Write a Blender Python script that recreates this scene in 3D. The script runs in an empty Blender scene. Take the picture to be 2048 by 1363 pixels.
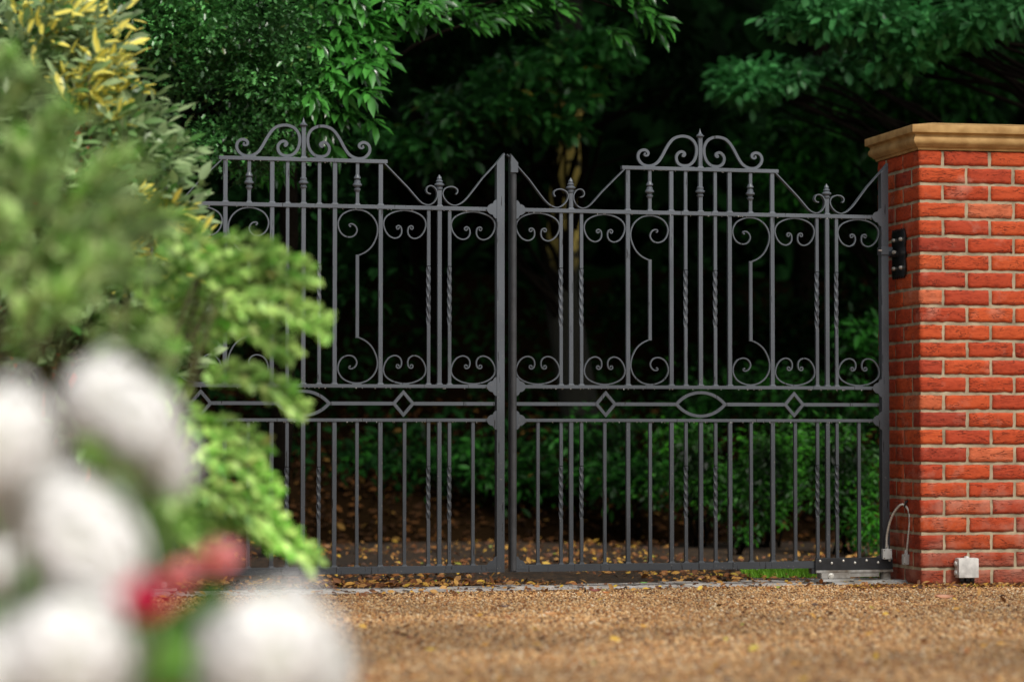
import bpy, math, random
import numpy as np
from mathutils import Vector, Matrix, noise
random.seed(7); RNG = np.random.default_rng(11)
C = bpy.context.scene.collection
SC = bpy.context.scene
R = math.radians
# ------------------------------------------------------------------ camera numbers
FPX, HCAM = 5600.0, 0.689
TILT = math.atan(184.5/FPX)
def P(px, py, Y):
    """world point seen at photo position px,py (2048 wide) at distance Y"""
    a = (px-1024)/FPX; c = (681.5-py)/FPX
    d = (a, math.cos(TILT)-c*math.sin(TILT), math.sin(TILT)+c*math.cos(TILT))
    k = Y/d[1]
    return Vector((d[0]*k, Y, d[2]*k+HCAM))
# ------------------------------------------------------------------ object helpers
def link(o, parent=None):
    C.objects.link(o)
    if parent: o.parent = parent
    return o
def tag(o, label=None, cat=None, group=None, kind=None):
    if label: o['label'] = label
    if cat: o['category'] = cat
    if group: o['group'] = group
    if kind: o['kind'] = kind
    return o
def empty(name, loc, rz=0, parent=None):
    o = bpy.data.objects.new(name, None); o.empty_display_size = .1
    o.location = loc; o.rotation_euler = (0, 0, rz)
    return link(o, parent)
def np_mesh(name, V, faces, mat=None, col=None, smooth=False):
    """faces: list of int arrays (n,k)"""
    me = bpy.data.meshes.new(name)
    V = np.asarray(V, dtype=np.float32)
    me.vertices.add(len(V)); me.vertices.foreach_set('co', V.ravel())
    fl = [np.asarray(f, dtype=np.int32) for f in faces if len(f)]
    idx = np.concatenate([f.ravel() for f in fl])
    tot = np.concatenate([np.full(len(f), f.shape[1], dtype=np.int32) for f in fl])
    st = np.concatenate([[0], np.cumsum(tot)[:-1]]).astype(np.int32)
    me.loops.add(len(idx)); me.loops.foreach_set('vertex_index', idx)
    me.polygons.add(len(tot)); me.polygons.foreach_set('loop_start', st)
    try: me.polygons.foreach_set('loop_total', tot)
    except Exception: pass
    me.update(calc_edges=True); me.validate()
    if col is not None:
        a = me.color_attributes.new('Col', 'FLOAT_COLOR', 'POINT')
        c4 = np.ones((len(V), 4), dtype=np.float32); c4[:, :3] = col
        a.data.foreach_set('color', c4.ravel())
    if smooth: me.polygons.foreach_set('use_smooth', np.ones(len(tot), dtype=bool))
    if mat: me.materials.append(mat)
    return me
class MB:
    """collects solids, then becomes ONE mesh object"""
    def __init__(s): s.v = []; s.f = []
    def add(s, vs, fs):
        o = len(s.v); s.v += [tuple(v) for v in vs]; s.f += [tuple(i+o for i in f) for f in fs]
    def box(s, x0, x1, y0, y1, z0, z1):
        s.add([(x0,y0,z0),(x1,y0,z0),(x1,y1,z0),(x0,y1,z0),(x0,y0,z1),(x1,y0,z1),(x1,y1,z1),(x0,y1,z1)],
              [(0,3,2,1),(4,5,6,7),(0,1,5,4),(1,2,6,5),(2,3,7,6),(3,0,4,7)])
    def rings(s, rings, cap=True, closed=False):
        n = len(rings[0]); vs = [p for r in rings for p in r]; fs = []
        m = len(rings)
        for i in range(m if closed else m-1):
            j = (i+1) % m
            for k in range(n):
                a, b = i*n+k, i*n+(k+1) % n
                fs.append((a, b, j*n+(k+1) % n, j*n+k))
        if cap and not closed:
            fs.append(tuple(range(n))[::-1]); fs.append(tuple((m-1)*n+k for k in range(n)))
        s.add(vs, fs)
    def tube(s, pts, rad, n=8, cap=True):
        pts = [Vector(p) for p in pts]; rr = rad if isinstance(rad, (list, tuple)) else [rad]*len(pts)
        rings = []; up = Vector((0.13, .21, .97)).normalized()
        for i, p in enumerate(pts):
            t = (pts[min(i+1, len(pts)-1)]-pts[max(i-1, 0)]).normalized()
            a = t.cross(up)
            if a.length < 1e-3: a = t.cross(Vector((1, 0, 0)))
            a.normalize(); b = a.cross(t).normalized()
            rings.append([p+(a*math.cos(q)+b*math.sin(q))*rr[i] for q in [2*math.pi*k/n for k in range(n)]])
        s.rings(rings, cap)
    def lathe(s, prof, cx=0, cy=0, n=14, z0=0):
        rings = [[(cx+r*math.cos(2*math.pi*k/n), cy+r*math.sin(2*math.pi*k/n), z0+z) for k in range(n)] for r, z in prof]
        s.rings(rings)
    def ribbon(s, pts, w, d, y0=0):
        """flat bar swept along a curve in the x,z plane; w = width in the plane (list ok), d = depth"""
        n = len(pts); ww = w if isinstance(w, (list, tuple)) else [w]*n
        rings = []
        for i in range(n):
            a = pts[max(i-1, 0)]; b = pts[min(i+1, n-1)]
            tx, tz = b[0]-a[0], b[1]-a[1]; L = math.hypot(tx, tz) or 1
            nx, nz = -tz/L*ww[i]/2, tx/L*ww[i]/2
            x, z = pts[i]
            rings.append([(x+nx, y0-d/2, z+nz), (x+nx, y0+d/2, z+nz), (x-nx, y0+d/2, z-nz), (x-nx, y0-d/2, z-nz)])
        s.rings(rings)
    def build(s, name, mat, parent=None, smooth=False, bevel=0, loc=None, auto=False):
        me = bpy.data.meshes.new(name); me.from_pydata(s.v, [], s.f); me.update()
        import bmesh
        bm = bmesh.new(); bm.from_mesh(me); bmesh.ops.recalc_face_normals(bm, faces=bm.faces)
        if bevel:
            bmesh.ops.bevel(bm, geom=list(bm.edges), offset=bevel, segments=2, profile=.7, affect='EDGES', clamp_overlap=True)
        bm.to_mesh(me); bm.free()
        if smooth:
            for p in me.polygons: p.use_smooth = True
        if auto:
            for p in me.polygons: p.use_smooth = True
            me.set_sharp_from_angle(angle=R(40))
        me.materials.append(mat)
        o = bpy.data.objects.new(name, me)
        if loc is not None: o.location = loc
        return link(o, parent)
def catmull(pts, k=6):
    out = []
    n = len(pts)
    for i in range(n-1):
        p0 = pts[max(i-1, 0)]; p1 = pts[i]; p2 = pts[i+1]; p3 = pts[min(i+2, n-1)]
        for j in range(k):
            t = j/k
            out.append(tuple(.5*((2*b)+(-a+c)*t+(2*a-5*b+4*c-d)*t*t+(-a+3*b-3*c+d)*t**3) for a, b, c, d in zip(p0, p1, p2, p3)))
    out.append(tuple(pts[-1])); return out
# ------------------------------------------------------------------ materials
def newmat(name):
    m = bpy.data.materials.new(name); m.use_nodes = True
    nt = m.node_tree; b = nt.nodes['Principled BSDF']
    return m, nt, b
def N(nt, t, **kw):
    n = nt.nodes.new(t)
    for k, v in kw.items():
        if k in n.inputs: n.inputs[k].default_value = v
        else: setattr(n, k, v)
    return n
def ramp(nt, stops, inter='LINEAR'):
    r = nt.nodes.new('ShaderNodeValToRGB'); cr = r.color_ramp; cr.interpolation = inter
    while len(cr.elements) < len(stops): cr.elements.new(.5)
    for e, (p, c) in zip(cr.elements, stops): e.position = p; e.color = (*c, 1)
    return r
def noise_bump(nt, b, scale, strength, dist=.002, detail=6, coord='Object'):
    tc = nt.nodes.new('ShaderNodeTexCoord'); n = N(nt, 'ShaderNodeTexNoise', Scale=scale, Detail=detail)
    nt.links.new(tc.outputs[coord], n.inputs['Vector'])
    bp = N(nt, 'ShaderNodeBump', Strength=strength, Distance=dist)
    nt.links.new(n.outputs['Fac'], bp.inputs['Height']); nt.links.new(bp.outputs['Normal'], b.inputs['Normal'])
    return tc, n, bp
def mat_simple(name, col, rough=.5, metal=0, var=.25, scale=40, bump=.2, dist=.001, col2=None):
    m, nt, b = newmat(name)
    tc, n, bp = noise_bump(nt, b, scale, bump, dist)
    n2 = N(nt, 'ShaderNodeTexNoise', Scale=scale*.23, Detail=5); nt.links.new(tc.outputs['Object'], n2.inputs['Vector'])
    c2 = col2 or tuple(c*(1-var) for c in col)
    r = ramp(nt, [(.35, c2), (.62, col)]); nt.links.new(n2.outputs['Fac'], r.inputs[0])
    nt.links.new(r.outputs[0], b.inputs['Base Color'])
    b.inputs['Roughness'].default_value = rough; b.inputs['Metallic'].default_value = metal
    return m
def mat_iron():
    m, nt, b = newmat('painted_iron')
    tc, n, bp = noise_bump(nt, b, 260, .35, .0012, 3)
    # rain streaks: stretched noise
    mp = N(nt, 'ShaderNodeMapping'); mp.inputs['Scale'].default_value = (90, 90, 9)
    nt.links.new(tc.outputs['Object'], mp.inputs['Vector'])
    s = N(nt, 'ShaderNodeTexNoise', Scale=1.0, Detail=4); nt.links.new(mp.outputs[0], s.inputs['Vector'])
    r = ramp(nt, [(.0, (.100, .115, .135)), (.64, (.106, .121, .142)), (.69, (.035, .037, .042)), (1, (.035, .037, .042))])
    nt.links.new(s.outputs['Fac'], r.inputs[0])
    big = N(nt, 'ShaderNodeTexNoise', Scale=3.0, Detail=2); nt.links.new(tc.outputs['Object'], big.inputs['Vector'])
    br = ramp(nt, [(.35, (.8, .8, .8)), (.65, (1.12, 1.12, 1.12))]); nt.links.new(big.outputs['Fac'], br.inputs[0])
    mx = N(nt, 'ShaderNodeMix', data_type='RGBA', blend_type='MULTIPLY'); mx.inputs[0].default_value = 1
    nt.links.new(r.outputs[0], mx.inputs[6]); nt.links.new(br.outputs[0], mx.inputs[7])
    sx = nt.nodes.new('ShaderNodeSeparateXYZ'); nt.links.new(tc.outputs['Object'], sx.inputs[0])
    zr = ramp(nt, [(.0, (.28,)*3), (.30, (.5,)*3), (.46, (.72,)*3), (.9, (1,)*3)]); zd = N(nt, 'ShaderNodeMath', operation='DIVIDE'); zd.inputs[1].default_value = 2  # painted shade: iron colour gets darker towards the gate foot
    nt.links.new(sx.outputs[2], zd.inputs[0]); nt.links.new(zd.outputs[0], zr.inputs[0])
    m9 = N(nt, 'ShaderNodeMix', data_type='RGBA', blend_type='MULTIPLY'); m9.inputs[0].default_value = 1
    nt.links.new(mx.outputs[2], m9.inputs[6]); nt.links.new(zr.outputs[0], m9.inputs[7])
    # small flecks of grit and rust
    gn = N(nt, 'ShaderNodeTexNoise', Scale=170.0, Detail=2); nt.links.new(tc.outputs['Object'], gn.inputs['Vector'])
    gr_ = ramp(nt, [(.70, (0,)*3), (.74, (1,)*3)]); nt.links.new(gn.outputs['Fac'], gr_.inputs[0])
    m8 = N(nt, 'ShaderNodeMix', data_type='RGBA'); nt.links.new(gr_.outputs[0], m8.inputs[0]); nt.links.new(m9.outputs[2], m8.inputs[6]); m8.inputs[7].default_value = (.22, .20, .17, 1)
    nt.links.new(m8.outputs[2], b.inputs['Base Color'])
    rr = ramp(nt, [(.64, (.36,)*3), (.69, (.16,)*3)]); nt.links.new(s.outputs['Fac'], rr.inputs[0])
    nt.links.new(rr.outputs[0], b.inputs['Roughness'])
    b.inputs['Specular IOR Level'].default_value = .5
    return m
def mat_leaf(name, dark, light, yellow=None, rough=.38, trans=.25, spec=.5, warm=None, clump=1.5, lo=.35, hi=1.35):
    """Col: r = midrib weight, g = random per leaf, b = yellowness"""
    m, nt, b = newmat(name)
    vc = nt.nodes.new('ShaderNodeVertexColor'); vc.layer_name = 'Col'
    sp = nt.nodes.new('ShaderNodeSeparateColor'); nt.links.new(vc.outputs['Color'], sp.inputs[0])
    st = [(0, dark), (.85, light)]
    if warm: st.append((.97, light)); st.append((1, warm))
    r = ramp(nt, st)
    tc = nt.nodes.new('ShaderNodeTexCoord')
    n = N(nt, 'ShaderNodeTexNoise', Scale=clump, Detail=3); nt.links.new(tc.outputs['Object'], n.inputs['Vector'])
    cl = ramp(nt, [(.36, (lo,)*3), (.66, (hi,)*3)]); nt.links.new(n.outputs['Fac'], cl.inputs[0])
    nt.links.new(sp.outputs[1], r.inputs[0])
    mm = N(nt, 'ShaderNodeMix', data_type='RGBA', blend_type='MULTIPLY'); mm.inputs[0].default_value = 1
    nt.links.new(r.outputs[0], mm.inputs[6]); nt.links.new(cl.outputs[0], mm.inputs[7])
    out = mm.outputs[2]
    if yellow:
        mu = N(nt, 'ShaderNodeMath', operation='MULTIPLY'); nt.links.new(sp.outputs[0], mu.inputs[0]); nt.links.new(sp.outputs[2], mu.inputs[1])
        sm = ramp(nt, [(.18, (0,)*3), (.42, (1,)*3)]); nt.links.new(mu.outputs[0], sm.inputs[0])
        mx = N(nt, 'ShaderNodeMix', data_type='RGBA'); nt.links.new(sm.outputs[0], mx.inputs[0])
        nt.links.new(out, mx.inputs[6]); mx.inputs[7].default_value = (*yellow, 1); out = mx.outputs[2]
    nt.links.new(out, b.inputs['Base Color'])
    b.inputs['Roughness'].default_value = rough; b.inputs['Specular IOR Level'].default_value = spec
    if trans:
        t = nt.nodes.new('ShaderNodeBsdfTranslucent'); nt.links.new(out, t.inputs['Color'])
        ms = N(nt, 'ShaderNodeMixShader'); ms.inputs[0].default_value = trans
        o = nt.nodes['Material Output']; nt.links.new(b.outputs[0], ms.inputs[1]); nt.links.new(t.outputs[0], ms.inputs[2])
        nt.links.new(ms.outputs[0], o.inputs['Surface'])
    return m
def mat_brick():
    m, nt, b = newmat('red_brick')
    geo = nt.nodes.new('ShaderNodeNewGeometry')
    tc = nt.nodes.new('ShaderNodeTexCoord')
    r = ramp(nt, [(0, (.32, .040, .018)), (.10, (.40, .050, .018)), (.5, (.46, .058, .016)), (.93, (.54, .085, .021)), (1, (.56, .14, .06))])
    nt.links.new(geo.outputs['Random Per Island'], r.inputs[0])
    mp = N(nt, 'ShaderNodeMapping'); mp.inputs['Scale'].default_value = (1, 1, 2.6); nt.links.new(tc.outputs['Object'], mp.inputs[0])
    addv = N(nt, 'ShaderNodeVectorMath', operation='SCALE'); addv.inputs[3].default_value = 31
    cr = nt.nodes.new('ShaderNodeCombineXYZ')
    for k in range(3): nt.links.new(geo.outputs['Random Per Island'], cr.inputs[k])
    nt.links.new(cr.outputs[0], addv.inputs[0])
    ad = N(nt, 'ShaderNodeVectorMath', operation='ADD'); nt.links.new(mp.outputs[0], ad.inputs[0]); nt.links.new(addv.outputs[0], ad.inputs[1])
    n1 = N(nt, 'ShaderNodeTexNoise', Scale=22, Detail=7, Roughness=.65); nt.links.new(ad.outputs[0], n1.inputs['Vector'])
    c1 = ramp(nt, [(.3, (.62, .55, .5)), (.5, (1, 1, 1)), (.72, (1.12, 1.25, 1.35))]); nt.links.new(n1.outputs['Fac'], c1.inputs[0])
    mx = N(nt, 'ShaderNodeMix', data_type='RGBA', blend_type='MULTIPLY'); mx.inputs[0].default_value = 1
    nt.links.new(r.outputs[0], mx.inputs[6]); nt.links.new(c1.outputs[0], mx.inputs[7])
    # pale bloom
    n2 = N(nt, 'ShaderNodeTexNoise', Scale=7, Detail=6, Roughness=.6); nt.links.new(tc.outputs['Object'], n2.inputs['Vector'])
    sx = nt.nodes.new('ShaderNodeSeparateXYZ'); nt.links.new(tc.outputs['Object'], sx.inputs[0])
    zz = N(nt, 'ShaderNodeMapRange'); zz.inputs[1].default_value = .0; zz.inputs[2].default_value = .7; zz.inputs[3].default_value = .17; zz.inputs[4].default_value = 0
    nt.links.new(sx.outputs[2], zz.inputs[0])
    aa = N(nt, 'ShaderNodeMath', operation='ADD'); nt.links.new(n2.outputs['Fac'], aa.inputs[0]); nt.links.new(zz.outputs[0], aa.inputs[1])
    bl = ramp(nt, [(.56, (0,)*3), (.80, (.5,)*3)]); nt.links.new(aa.outputs[0], bl.inputs[0])
    m2 = N(nt, 'ShaderNodeMix', data_type='RGBA'); nt.links.new(bl.outputs[0], m2.inputs[0]); nt.links.new(mx.outputs[2], m2.inputs[6])
    m2.inputs[7].default_value = (.55, .33, .25, 1)
    # creases
    mp2 = N(nt, 'ShaderNodeMapping'); mp2.inputs['Scale'].default_value = (10, 10, 24); nt.links.new(ad.outputs[0], mp2.inputs[0])
    n3 = N(nt, 'ShaderNodeTexNoise', Scale=1.0, Detail=4, Roughness=.5, Distortion=2.2); nt.links.new(mp2.outputs[0], n3.inputs['Vector'])
    ab = N(nt, 'ShaderNodeMath', operation='SUBTRACT'); ab.inputs[1].default_value = .5; nt.links.new(n3.outputs['Fac'], ab.inputs[0])
    ab2 = N(nt, 'ShaderNodeMath', operation='ABSOLUTE'); nt.links.new(ab.outputs[0], ab2.inputs[0])
    crk = ramp(nt, [(.0, (0,)*3), (.03, (1,)*3)]); nt.links.new(ab2.outputs[0], crk.inputs[0])
    gate = N(nt, 'ShaderNodeTexNoise', Scale=11, Detail=2); nt.links.new(ad.outputs[0], gate.inputs['Vector'])
    gr = ramp(nt, [(.50, (1,)*3), (.55, (0,)*3)]); nt.links.new(gate.outputs['Fac'], gr.inputs[0])
    mxx = N(nt, 'ShaderNodeMath', operation='MAXIMUM'); nt.links.new(crk.outputs[0], mxx.inputs[0]); nt.links.new(gr.outputs[0], mxx.inputs[1])
    m3 = N(nt, 'ShaderNodeMix', data_type='RGBA'); nt.links.new(mxx.outputs[0], m3.inputs[0])
    m3.inputs[6].default_value = (.10, .014, .008, 1); nt.links.new(m2.outputs[2], m3.inputs[7])
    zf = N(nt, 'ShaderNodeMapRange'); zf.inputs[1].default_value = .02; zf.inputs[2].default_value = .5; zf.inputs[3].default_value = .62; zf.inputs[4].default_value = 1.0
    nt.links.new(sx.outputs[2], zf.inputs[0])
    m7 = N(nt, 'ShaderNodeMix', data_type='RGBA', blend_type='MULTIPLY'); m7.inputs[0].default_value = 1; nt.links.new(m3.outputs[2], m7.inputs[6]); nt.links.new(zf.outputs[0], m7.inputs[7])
    nt.links.new(m7.outputs[2], b.inputs['Base Color'])
    hs = N(nt, 'ShaderNodeMath', operation='MULTIPLY_ADD'); hs.inputs[1].default_value = .5
    nt.links.new(mxx.outputs[0], hs.inputs[0]); nt.links.new(n1.outputs['Fac'], hs.inputs[2])
    bp = N(nt, 'ShaderNodeBump', Strength=.8, Distance=.0045); nt.links.new(hs.outputs[0], bp.inputs['Height']); nt.links.new(bp.outputs[0], b.inputs['Normal'])
    b.inputs['Roughness'].default_value = .8; b.inputs['Specular IOR Level'].default_value = .3
    return m
def mat_speckle(name, stops, scale=110, rough=.8, bump=.7, dist=.006, big=(.7, 1.15), bigscale=1.2):
    m, nt, b = newmat(name)
    tc = nt.nodes.new('ShaderNodeTexCoord')
    v = N(nt, 'ShaderNodeTexVoronoi', Scale=scale); nt.links.new(tc.outputs['Object'], v.inputs['Vector'])
    sp = nt.nodes.new('ShaderNodeSeparateColor'); nt.links.new(v.outputs['Color'], sp.inputs[0])
    r = ramp(nt, stops); nt.links.new(sp.outputs[0], r.inputs[0])
    n = N(nt, 'ShaderNodeTexNoise', Scale=bigscale, Detail=5); nt.links.new(tc.outputs['Object'], n.inputs['Vector'])
    c = ramp(nt, [(.35, (big[0],)*3), (.65, (big[1],)*3)]); nt.links.new(n.outputs['Fac'], c.inputs[0])
    mm = N(nt, 'ShaderNodeMix', data_type='RGBA', blend_type='MULTIPLY'); mm.inputs[0].default_value = 1
    nt.links.new(r.outputs[0], mm.inputs[6]); nt.links.new(c.outputs[0], mm.inputs[7]); nt.links.new(mm.outputs[2], b.inputs['Base Color'])
    iv = N(nt, 'ShaderNodeMath', operation='SUBTRACT'); iv.inputs[0].default_value = 1; nt.links.new(v.outputs['Distance'], iv.inputs[1])
    bp = N(nt, 'ShaderNodeBump', Strength=bump, Distance=dist); nt.links.new(iv.outputs[0], bp.inputs['Height']); nt.links.new(bp.outputs[0], b.inputs['Normal'])
    b.inputs['Roughness'].default_value = rough
    return m
def mat_attr(name, stops, rough=.7, spec=.4, inter='LINEAR', patch=None):
    """colour picked by the random per piece stored in Col.g; patch darkens in large soft areas"""
    m, nt, b = newmat(name)
    vc = nt.nodes.new('ShaderNodeVertexColor'); vc.layer_name = 'Col'
    sp = nt.nodes.new('ShaderNodeSeparateColor'); nt.links.new(vc.outputs['Color'], sp.inputs[0])
    r = ramp(nt, stops, inter); nt.links.new(sp.outputs[1], r.inputs[0]); out = r.outputs[0]
    if patch:
        tc = nt.nodes.new('ShaderNodeTexCoord'); n = N(nt, 'ShaderNodeTexNoise', Scale=patch[0], Detail=4)
        nt.links.new(tc.outputs['Object'], n.inputs['Vector'])
        c = ramp(nt, [(.38, (patch[1],)*3), (.62, (patch[2],)*3)]); nt.links.new(n.outputs['Fac'], c.inputs[0])
        mm = N(nt, 'ShaderNodeMix', data_type='RGBA', blend_type='MULTIPLY'); mm.inputs[0].default_value = 1
        nt.links.new(out, mm.inputs[6]); nt.links.new(c.outputs[0], mm.inputs[7]); out = mm.outputs[2]
    nt.links.new(out, b.inputs['Base Color']); b.inputs['Roughness'].default_value = rough; b.inputs['Specular IOR Level'].default_value = spec
    return m
def mat_drop():
    m, nt, b = newmat('rain_water')
    b.inputs['Base Color'].default_value = (1, 1, 1, 1); b.inputs['Roughness'].default_value = .02
    b.inputs['Transmission Weight'].default_value = .55; b.inputs['IOR'].default_value = 1.33
    return m
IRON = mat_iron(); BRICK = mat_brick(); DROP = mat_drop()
MORTAR = mat_simple('lime_mortar', (.45, .37, .245), .9, 0, .45, 60, .6, .004)
STONE = mat_simple('yellow_cast_stone', (.50, .31, .115), .8, 0, .3, 60, .35, .003, col2=(.33, .18, .055))
BLACKM = mat_simple('black_coated_steel', (.016, .018, .021), .3, 0, .4, 120, .3, .001)
STEEL = mat_simple('bright_steel', (.7, .68, .62), .3, .6, .2, 200, .1, .0005)
DIRTYSTEEL = mat_simple('weathered_grey_metal', (.34, .33, .31), .55, .3, .5, 70, .5, .001, col2=(.11, .085, .06))
GREYPL = mat_simple('grey_plastic', (.52, .52, .50), .45, 0, .12, 50, .1, .0005)
WHITEPL = mat_simple('pale_box_plastic', (.66, .65, .62), .4, 0, .3, 120, .1, .0005)
BARK = mat_simple('dark_bark', (.008, .006, .004), 1.0, 0, .6, 14, 1, .02)
BARK.node_tree.nodes['Principled BSDF'].inputs['Specular IOR Level'].default_value = .05
def mat_lichen():
    m, nt, b = newmat('lichen_bark')
    tc, n, bp = noise_bump(nt, b, 9, 1, .02)
    n2 = N(nt, 'ShaderNodeTexNoise', Scale=9, Detail=3); n2.inputs['Scale'].default_value = 15; nt.links.new(tc.outputs['Object'], n2.inputs['Vector'])
    sx = nt.nodes.new('ShaderNodeSeparateXYZ'); nt.links.new(tc.outputs['Object'], sx.inputs[0])
    zr = ramp(nt, [(.36, (0,)*3), (.41, (1,)*3), (.60, (1,)*3), (.68, (0,)*3)])
    dv = N(nt, 'ShaderNodeMath', operation='DIVIDE'); dv.inputs[1].default_value = 5; nt.links.new(sx.outputs[2], dv.inputs[0]); nt.links.new(dv.outputs[0], zr.inputs[0])
    nr = ramp(nt, [(.40, (0,)*3), (.50, (1,)*3)]); nt.links.new(n2.outputs['Fac'], nr.inputs[0])
    mu = N(nt, 'ShaderNodeMath', operation='MULTIPLY'); nt.links.new(zr.outputs[0], mu.inputs[0]); nt.links.new(nr.outputs[0], mu.inputs[1])
    mx = N(nt, 'ShaderNodeMix', data_type='RGBA'); nt.links.new(mu.outputs[0], mx.inputs[0]); mx.inputs[6].default_value = (.012, .012, .007, 1); mx.inputs[7].default_value = (.60, .47, .12, 1)
    nt.links.new(mx.outputs[2], b.inputs['Base Color']); b.inputs['Roughness'].default_value = 1
    return m
LICHEN = mat_lichen()
TWIG = mat_simple('green_twig', (.09, .09, .03), .8, 0, .4, 30, .4, .002)
# ------------------------------------------------------------------ leaves
def leaf_template(kind):
    if kind == 'oval':      # 8 verts, midrib raised, tip drooping; length 1 along +x, width along y
        v = [(0,0,0),(.28,.17,.03),(.62,.19,.01),(1,0,-.10),(.62,-.19,.01),(.28,-.17,.03),(.3,0,-.02),(.65,0,-.05)]
        f3 = [(0,6,1),(0,5,6),(2,7,3),(7,4,3)]; f4 = [(1,6,7,2),(6,5,4,7)]; mid = [1,0,0,.6,0,0,1,1]
    elif kind == 'long':
        v = [(0,0,0),(.3,.12,.03),(.65,.13,.02),(1,0,-.12),(.65,-.13,.02),(.3,-.12,.03),(.32,0,-.01),(.66,0,-.04)]
        f3 = [(0,6,1),(0,5,6),(2,7,3),(7,4,3)]; f4 = [(1,6,7,2),(6,5,4,7)]; mid = [1,0,0,.6,0,0,1,1]
    elif kind == 'spiky':
        v = [(0,0,0),(.25,.10,.0),(.38,.30,.08),(.55,.14,0),(.75,.26,.08),(1,0,-.05),(.75,-.26,.08),(.55,-.14,0),(.38,-.30,.08),(.25,-.10,0)]
        f3 = [(1,3,2),(3,5,4),(9,8,7),(7,6,5)]; f4 = [(0,9,3,1),(9,7,5,3)]; mid = [1]*10
    else:                   # diamond
        v = [(0,0,0),(.5,.24,.05),(1,0,-.05),(.5,-.24,.05)]; f3 = [(0,2,1),(0,3,2)]; f4 = []; mid = [1,0,1,0]
    return np.array(v, float), np.array(f3), np.array(f4).reshape(-1, 4), np.array(mid, float)
def norm(a): return a/(np.linalg.norm(a, axis=1, keepdims=True)+1e-9)
def leaves(name, pos, dirs, nrm, size, kind, mat, parent=None, yel=None, rnd=None, wid=1.0):
    T, F3, F4, mid = leaf_template(kind)
    n = len(pos); d = norm(dirs); s = norm(np.cross(nrm, d)); u = np.cross(d, s)
    size = np.asarray(size).reshape(-1, 1, 1)*np.ones((n, 1, 1))
    V = pos[:, None, :]+size*(T[None, :, 0:1]*d[:, None, :]+wid*T[None, :, 1:2]*s[:, None, :]+T[None, :, 2:3]*u[:, None, :])
    k = len(T); off = (np.arange(n)*k)[:, None, None]
    faces = []
    if len(F3): faces.append((F3[None]+off).reshape(-1, 3))
    if len(F4): faces.append((F4[None]+off).reshape(-1, 4))
    col = np.zeros((n, k, 3)); col[:, :, 0] = mid[None]
    col[:, :, 1] = (RNG.random(n) if rnd is None else rnd)[:, None]
    if yel is not None: col[:, :, 2] = yel[:, None]
    me = np_mesh(name, V.reshape(-1, 3), faces, mat, col.reshape(-1, 3), smooth=True)
    return link(bpy.data.objects.new(name, me), parent)
def rvec(n): return norm(RNG.normal(size=(n, 3)))
def spray_leaves(centres, rad, per, flat=.35, droop=.25, upn=1.0, out=None):
    """leaves around clump centres; returns pos, dirs, normals"""
    c = np.repeat(np.asarray(centres, float), per, axis=0); r = np.repeat(np.asarray(rad, float).reshape(-1), per) if np.ndim(rad) else np.full(len(c), rad)
    o = rvec(len(c))*(RNG.random((len(c), 1))**.45); o[:, 2] *= flat
    pos = c+o*r[:, None]
    d = norm(o*np.array([1, 1, .6])+rvec(len(c))*.55+(0 if out is None else np.repeat(out, per, axis=0)*.8)); d[:, 2] -= droop; d = norm(d)
    nn = norm(np.array([0, 0, upn])+rvec(len(c))*.6)
    return pos, d, nn
def gauss_clumps(spec):
    """spec list of (px,py,Y,radius_px_x,radius_px_y,depth,n) -> centres"""
    out = []
    for px, py, Y, rx, ry, dy, n in spec:
        c = np.array(P(px, py, Y)); s = Y/FPX
        o = rvec(n)*(RNG.random((n, 1))**.5)
        out.append(c+o*np.array([rx*s, dy, ry*s]))
    return np.concatenate(out)
# ------------------------------------------------------------------ world, camera, sun
w = bpy.data.worlds.new('World'); SC.world = w; w.use_nodes = True
nt = w.node_tree; bg = nt.nodes['Background']
sky = nt.nodes.new('ShaderNodeTexSky'); sky.sky_type = 'NISHITA'; sky.sun_disc = False
SUN_EL, SUN_AZ = R(48), R(150)          # azimuth clockwise from +Y: behind the camera, to the right
sky.sun_elevation = SUN_EL; sky.sun_rotation = SUN_AZ; sky.air_density = 1.2; sky.dust_density = 3
hs = nt.nodes.new('ShaderNodeHueSaturation'); hs.inputs['Saturation'].default_value = .18
nt.links.new(sky.outputs[0], hs.inputs['Color']); nt.links.new(hs.outputs[0], bg.inputs['Color']); bg.inputs['Strength'].default_value = .115
sl = bpy.data.lights.new('sun', 'SUN'); sl.energy = 2.35; sl.angle = R(22); sl.color = (1, .95, .87)
so = link(bpy.data.objects.new('sun', sl))
sd = Vector((math.sin(SUN_AZ)*math.cos(SUN_EL), math.cos(SUN_AZ)*math.cos(SUN_EL), math.sin(SUN_EL)))
so.rotation_euler = sd.to_track_quat('Z', 'Y').to_euler(); so.location = (4, -4, 10)
cam = bpy.data.cameras.new('camera'); cam.sensor_width = 36; cam.lens = FPX/2048*36
co = link(bpy.data.objects.new('camera', cam)); co.location = (0, 0, HCAM); co.rotation_euler = (math.pi/2+TILT, 0, 0)
cam.clip_start = .1; cam.clip_end = 3000
cam.dof.use_dof = True; cam.dof.focus_distance = 12.55; cam.dof.aperture_fstop = 1.6; cam.dof.aperture_blades = 9
SC.camera = co
SC.view_settings.view_transform = 'Standard'; SC.view_settings.look = 'None'; SC.view_settings.exposure = 0
SC.cycles.use_denoising = True
SC.cycles.max_bounces = 6; SC.cycles.diffuse_bounces = 3; SC.cycles.transparent_max_bounces = 4
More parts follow.
